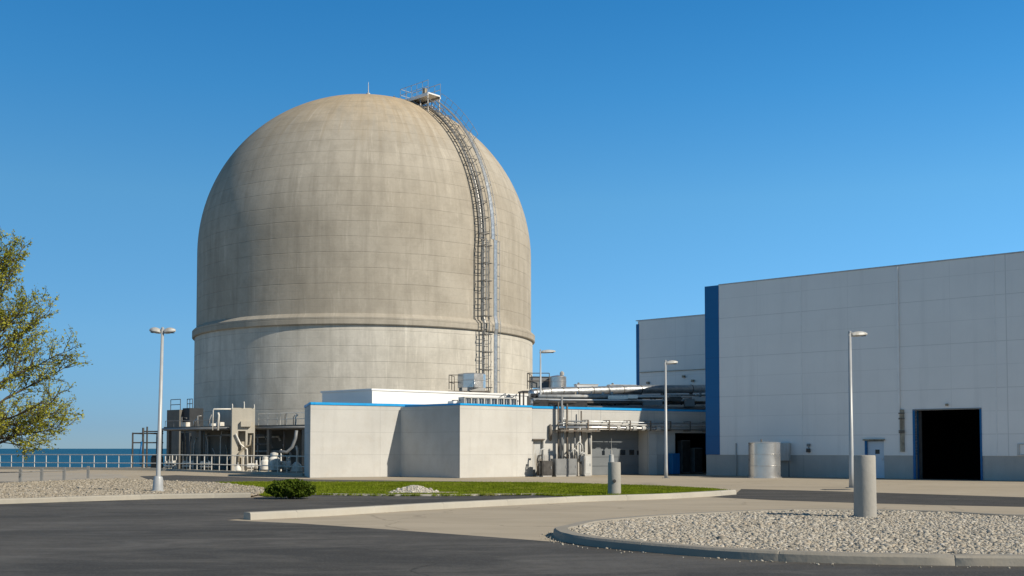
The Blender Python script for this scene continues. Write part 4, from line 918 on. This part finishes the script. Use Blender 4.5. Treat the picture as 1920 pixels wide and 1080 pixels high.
# block beside the dome
p = at(312,850,90.5); blk_w = 1.85
sb = thing('service_block', 'grey concrete block with railed roof tucked behind the left of the gallery', 'building', (p.x,p.y,0), R(-41))
hB = at(325,769,90.5).z; 
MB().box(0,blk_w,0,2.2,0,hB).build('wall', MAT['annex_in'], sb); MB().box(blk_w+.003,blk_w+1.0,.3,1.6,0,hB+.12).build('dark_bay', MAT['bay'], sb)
m = MB(); railing(m, [(0.4,.1,hB),(blk_w-.02,.1,hB)], .85, 1, .03, .75); railing(m, [(blk_w+.03,.7,hB+.12),(blk_w+.8,.7,hB+.12)], .75, 1, .03, .35); m.build('railing', MAT['dark'], sb)
# pipe frame over the water's edge
pf = thing('pipe_gantry', 'dark open steel pipe frame at the water edge left of the dome', 'frame', (*at(270,850,91)[:2],0))
o_ = Vector(pf.location)
def fp(x, y, Y=91): return at(x,y,Y)-o_
m = MB()
for x, y0 in ((249,811),(268.5,802),(276,800),(304,806)): m.tube([(fp(x,y0).x,0,0),fp(x,y0)], .07 if x != 268.5 else .09, 6)
for x, y0 in ((249,811),(276,812)): m.tube([Vector((fp(x,y0).x,2.5,0)),fp(x,y0)+Vector((0,2.5,0))], .06, 6)
for a, b, y in ((248,306,812.5),(248,306,830),(270,306,809)): m.tube([fp(a,y),fp(b,y)], .06, 6)
m.tube([fp(249,812.5),fp(249,812.5)+Vector((0,2.5,0))],.06,6); m.tube([fp(276,812.5),fp(276,812.5)+Vector((0,2.5,0))],.06,6)
m.build('frame', MAT['dark'], pf)
MB().tube([fp(266,828),fp(264,850),fp(264,872)],.1,8).build('blue_pipe', MAT['navy'], pf, True)
MB().lathe([(.5,0),(.5,.9),(.35,1.15),(.05,1.2)],14,(fp(290,860).x,.6,0)).build('vessel', MAT['dark'], pf, 30)
# pumps and small white plant behind the railing
def pump(px, Y, sc, lab, kind):
    p = GX(px, Y); t = thing('pump', lab, 'pump', (p.x,p.y,.14), random.uniform(-.3,.3), 'white pumps behind the railing')
    if kind == 0:
        MB().lathe([(.34*sc,.1),(.36*sc,.5*sc),(.33*sc,.72*sc),(.2*sc,.86*sc),(.22*sc,.9*sc),(.22*sc,1.05*sc),(.05,1.1*sc)],14).build('body', MAT['pumpw'], t, 30)
        MB().tube([(.3*sc,0,.55*sc),(.55*sc,0,.55*sc),(.6*sc,0,.1)],.07*sc,8).build('pipe', MAT['pumpw'], t, True)
    elif kind == 1:
        o = MB().lathe([(.05,-.55*sc),(.24*sc,-.5*sc),(.27*sc,.1*sc),(.2*sc,.2*sc),(.3*sc,.25*sc),(.3*sc,.4*sc),(.05,.45*sc)],14).build('body', MAT['pumpw'], t, 30, (0,0,.42*sc)); o.rotation_euler = (0,R(90),0)
        MB().tube([(.3*sc,0,.5*sc),(.32*sc,0,.95*sc)],.08*sc,8).build('pipe', MAT['lgrey'], t, True)
    else:
        MB().lathe([(.38*sc,.02),(.38*sc,.15),(.3*sc,.45*sc),(.12*sc,.62*sc),(.02,.66*sc)],14).build('body', MAT['pumpw'], t, 30)
        MB().tube([(0,0,.6*sc),(0,0,.95*sc)],.04,6).build('stem', MAT['lgrey'], t)
    MB().box(-.42*sc,.42*sc,-.3*sc,.3*sc,-.14,.018).build('plinth', MAT['kerb'], t)
pump(514,71.5,1.15,'tall white bottle-shaped pump behind the railing near the annex',0)
pump(533,72,1.0,'white lying motor pump right of the tall bottle-shaped pump',1)
pump(556,72,1.0,'white bell-shaped pump nearest the annex end wall',2)
pump(497,74,.9,'slimmer white bottle-shaped pump just right of the stair tower',0)
pump(474,75,.75,'small white lying pump at the foot of the stair tower',1)
pump(446,74.5,.6,'little white bell-shaped valve left at the foot of the stair tower',2)
for k, (px, Y, lab) in enumerate(((318,82,'pale pipe manifold behind the railing just right of the left lamp'),(352,81,'pale pipe manifold behind the railing below the dark bay'),(386,79,'pale pipe manifold behind the railing left of the stair tower'))):
    p = GX(px,Y); t = thing('pipe_manifold', lab, 'pipes', (p.x,p.y,0), FGal.rz, 'pale pipe manifolds behind the railing')
    for z in (.35,.62): MB().tube([(-.6,0,z),(.7,0,z)],.06,8).build('pipe', MAT['pumpw'], t, True)
    for a in (-.5,-.1,.3,.6):
        MB().tube([(a,0,0),(a,0,1.0+.25*math.sin(a*7+k))],.04,6).build('standpipe', MAT['rail'], t)
    for a in (-.3,.45): MB().lathe([(.05,.52),(.14,.55),(.14,.7),(.05,.75)],10,(a,-.02,0)).build('valve', MAT['pumpw'], t, 30)
t = thing('curved_duct', 'curved grey duct rising to the gallery deck near the annex', 'duct', (*at(535,850,74.6)[:2],0), 0)
o_ = Vector(t.location); MB().tube([at(524,846,74.6)-o_, at(538,848,74.6)-o_, at(548,838,74.6)-o_, at(554,822,74.6)-o_, at(556,807,74.6)-o_],.11,10).build('pipe', MAT['grey'], t, True)
MB().lathe([(.1,0),(.1,.02),(.055,.03),(.055,1.6)],8,(at(526,846,74.6)-o_).x and (at(527,846,74.6).x-o_.x,0,0)).build('post', MAT['rail'], t)

# ------------------------------------------------------------------ tree and shrub
def leaves(name, P, size, mat, parent, origin):
    n = len(P); P = np.asarray(P); d = rng.normal(0,1,(n,3)); d /= np.linalg.norm(d,axis=1)[:,None]
    e = np.cross(d, rng.normal(0,1,(n,3))); e /= np.linalg.norm(e,axis=1)[:,None]; s_ = size*rng.uniform(.6,1.35,n)[:,None]
    V = np.stack([P-d*s_*.6, P+e*s_*.38, P+d*s_*.6, P-e*s_*.38], 1)-np.array(origin)
    return npmesh(name, V.reshape(-1,3), np.arange(4*n).reshape(-1,4), MAT[mat], parent)
def make_tree(base, H, label):
    rnd = random.Random(33); t = thing('broadleaf_tree', label, 'tree', base); mb = MB(); LP = []
    trunk = [Vector((0.0,0,-.1)), Vector((.05,0,1.2)), Vector((.12,.1,3)), Vector((.05,.15,5.5)), Vector((.2,.05,8)), Vector((.25,.1,H-.6))]
    mb.tube(trunk, [.24,.2,.165,.115,.06,.02], 8)
    def tp(z):
        for a, b in zip(trunk, trunk[1:]):
            if a.z <= z <= b.z: return a+(b-a)*((z-a.z)/(b.z-a.z))
        return trunk[-1]
    def grow(p, d, L, r, lev, droop):
        n = 5 if lev < 2 else 3; pts = [p.copy()]; q = p.copy(); dd = d.normalized()
        for i in range(n):
            dd = (dd+Vector((rnd.gauss(0,.12),rnd.gauss(0,.12),rnd.gauss(0,.1)+droop))).normalized(); q = q+dd*L/n; pts.append(q.copy())
        mb.tube(pts, [max(.006, r*(1-.8*i/n)) for i in range(n+1)], 5 if lev < 1 else 3, False)
        if lev == 0: k = int(L*3.3)+3
        elif lev == 1: k = int(L*4.5)+3
        else: k = 0
        for j in range(k):
            u = (.12 if lev == 0 else .08)+.88*(j+rnd.random())/k; i = min(n-1, int(u*n)); a = pts[i]+(pts[i+1]-pts[i])*(u*n-i)
            ax = (pts[i+1]-pts[i]).normalized(); sd = ax.cross(Vector((rnd.gauss(0,1),rnd.gauss(0,1),rnd.gauss(0,1)))).normalized()
            nd = ax*.85+sd*.75+Vector((0,0,.18)); grow(a, nd, (L*(.42 if lev == 0 else .5)*(1.15-u*.6))*rnd.uniform(.7,1.2), r*.42, lev+1, droop*.5)
        if lev >= 1:
            m = int(L*(11 if lev == 2 else 5))+2
            for j in range(m):
                u = rnd.random()**.7; i = min(n-1,int(u*n)); a = pts[i]+(pts[i+1]-pts[i])*(u*n-i)
                LP.append(a+Vector((rnd.gauss(0,.055),rnd.gauss(0,.055),rnd.gauss(0,.05))))
    for i in range(46):
        z = 1.75+(H-2.9)*(i/46)**.9; az = i*2.4+rnd.uniform(-.4,.4); u = (z-1.75)/(H-2.3)
        L = (3.7*(1-u)**.7+.9)*rnd.uniform(.88,1.05); el = .34+.62*u+rnd.uniform(-.12,.15)
        if z < 3.4: L *= .85; el = .12
        d = Vector((math.cos(az)*math.cos(el), math.sin(az)*math.cos(el), math.sin(el)+.15))
        grow(tp(z), d, L, .07*(1-u*.6), 0, .035 if u > .15 else -.015)
    for i in range(11):                            # low spreading boughs
        az = i*.62-1.9+rnd.uniform(-.2,.2); z = rnd.uniform(1.7,3.0); el = rnd.uniform(-.05,.18)
        grow(tp(z), Vector((math.cos(az)*math.cos(el), math.sin(az)*math.cos(el), math.sin(el))), rnd.uniform(2.9,4.0), .045, 0, -.012)
    mb.build('trunk', MAT['bark'], t, True)
    leaves('crown', [tuple(p) for p in LP], .088, 'leaf', t, (0,0,0)); print('tree leaves', len(LP)); return t
b = G(-22,910); make_tree(b, at(30,445,b.y).z, 'tall broadleaf tree with thin spring foliage at the left edge')
b = G(545,935.5); hbush = at(545,897,b.y).z; bw_ = 46/F*b.y
t = thing('round_shrub', 'low rounded dark green shrub at the kerb left of the lawn', 'shrub', b)
Pn = []
while len(Pn) < 7500:
    v = rng.uniform(-1,1,3); 
    r_ = np.linalg.norm(v); lump = 1+.13*math.sin(v[0]*7+1)*math.cos(v[2]*6)+.1*math.sin(v[1]*9)
    if r_ > lump or (r_ < .55 and rng.random() < .7) or v[2] < -.75: continue
    Pn.append((v[0]*bw_, v[1]*bw_*.8, hbush*.47*(1+v[2]*1.02)))
leaves('foliage', Pn, .072, 'bush', t, (0,0,0))
m = MB()
for i in range(26):
    a = rng.uniform(0,6.283); e = rng.uniform(.2,1.3); m.tube([(0.04*math.cos(a),.04*math.sin(a),0),(math.cos(a)*bw_*.5*math.cos(e),math.sin(a)*bw_*.5*math.cos(e),hbush*.45),(math.cos(a)*bw_*.85*math.cos(e),math.sin(a)*bw_*.7*math.cos(e),hbush*(.5+.45*math.sin(e)))],[.015,.01,.004],4)
m.build('stem', MAT['bark'], t)
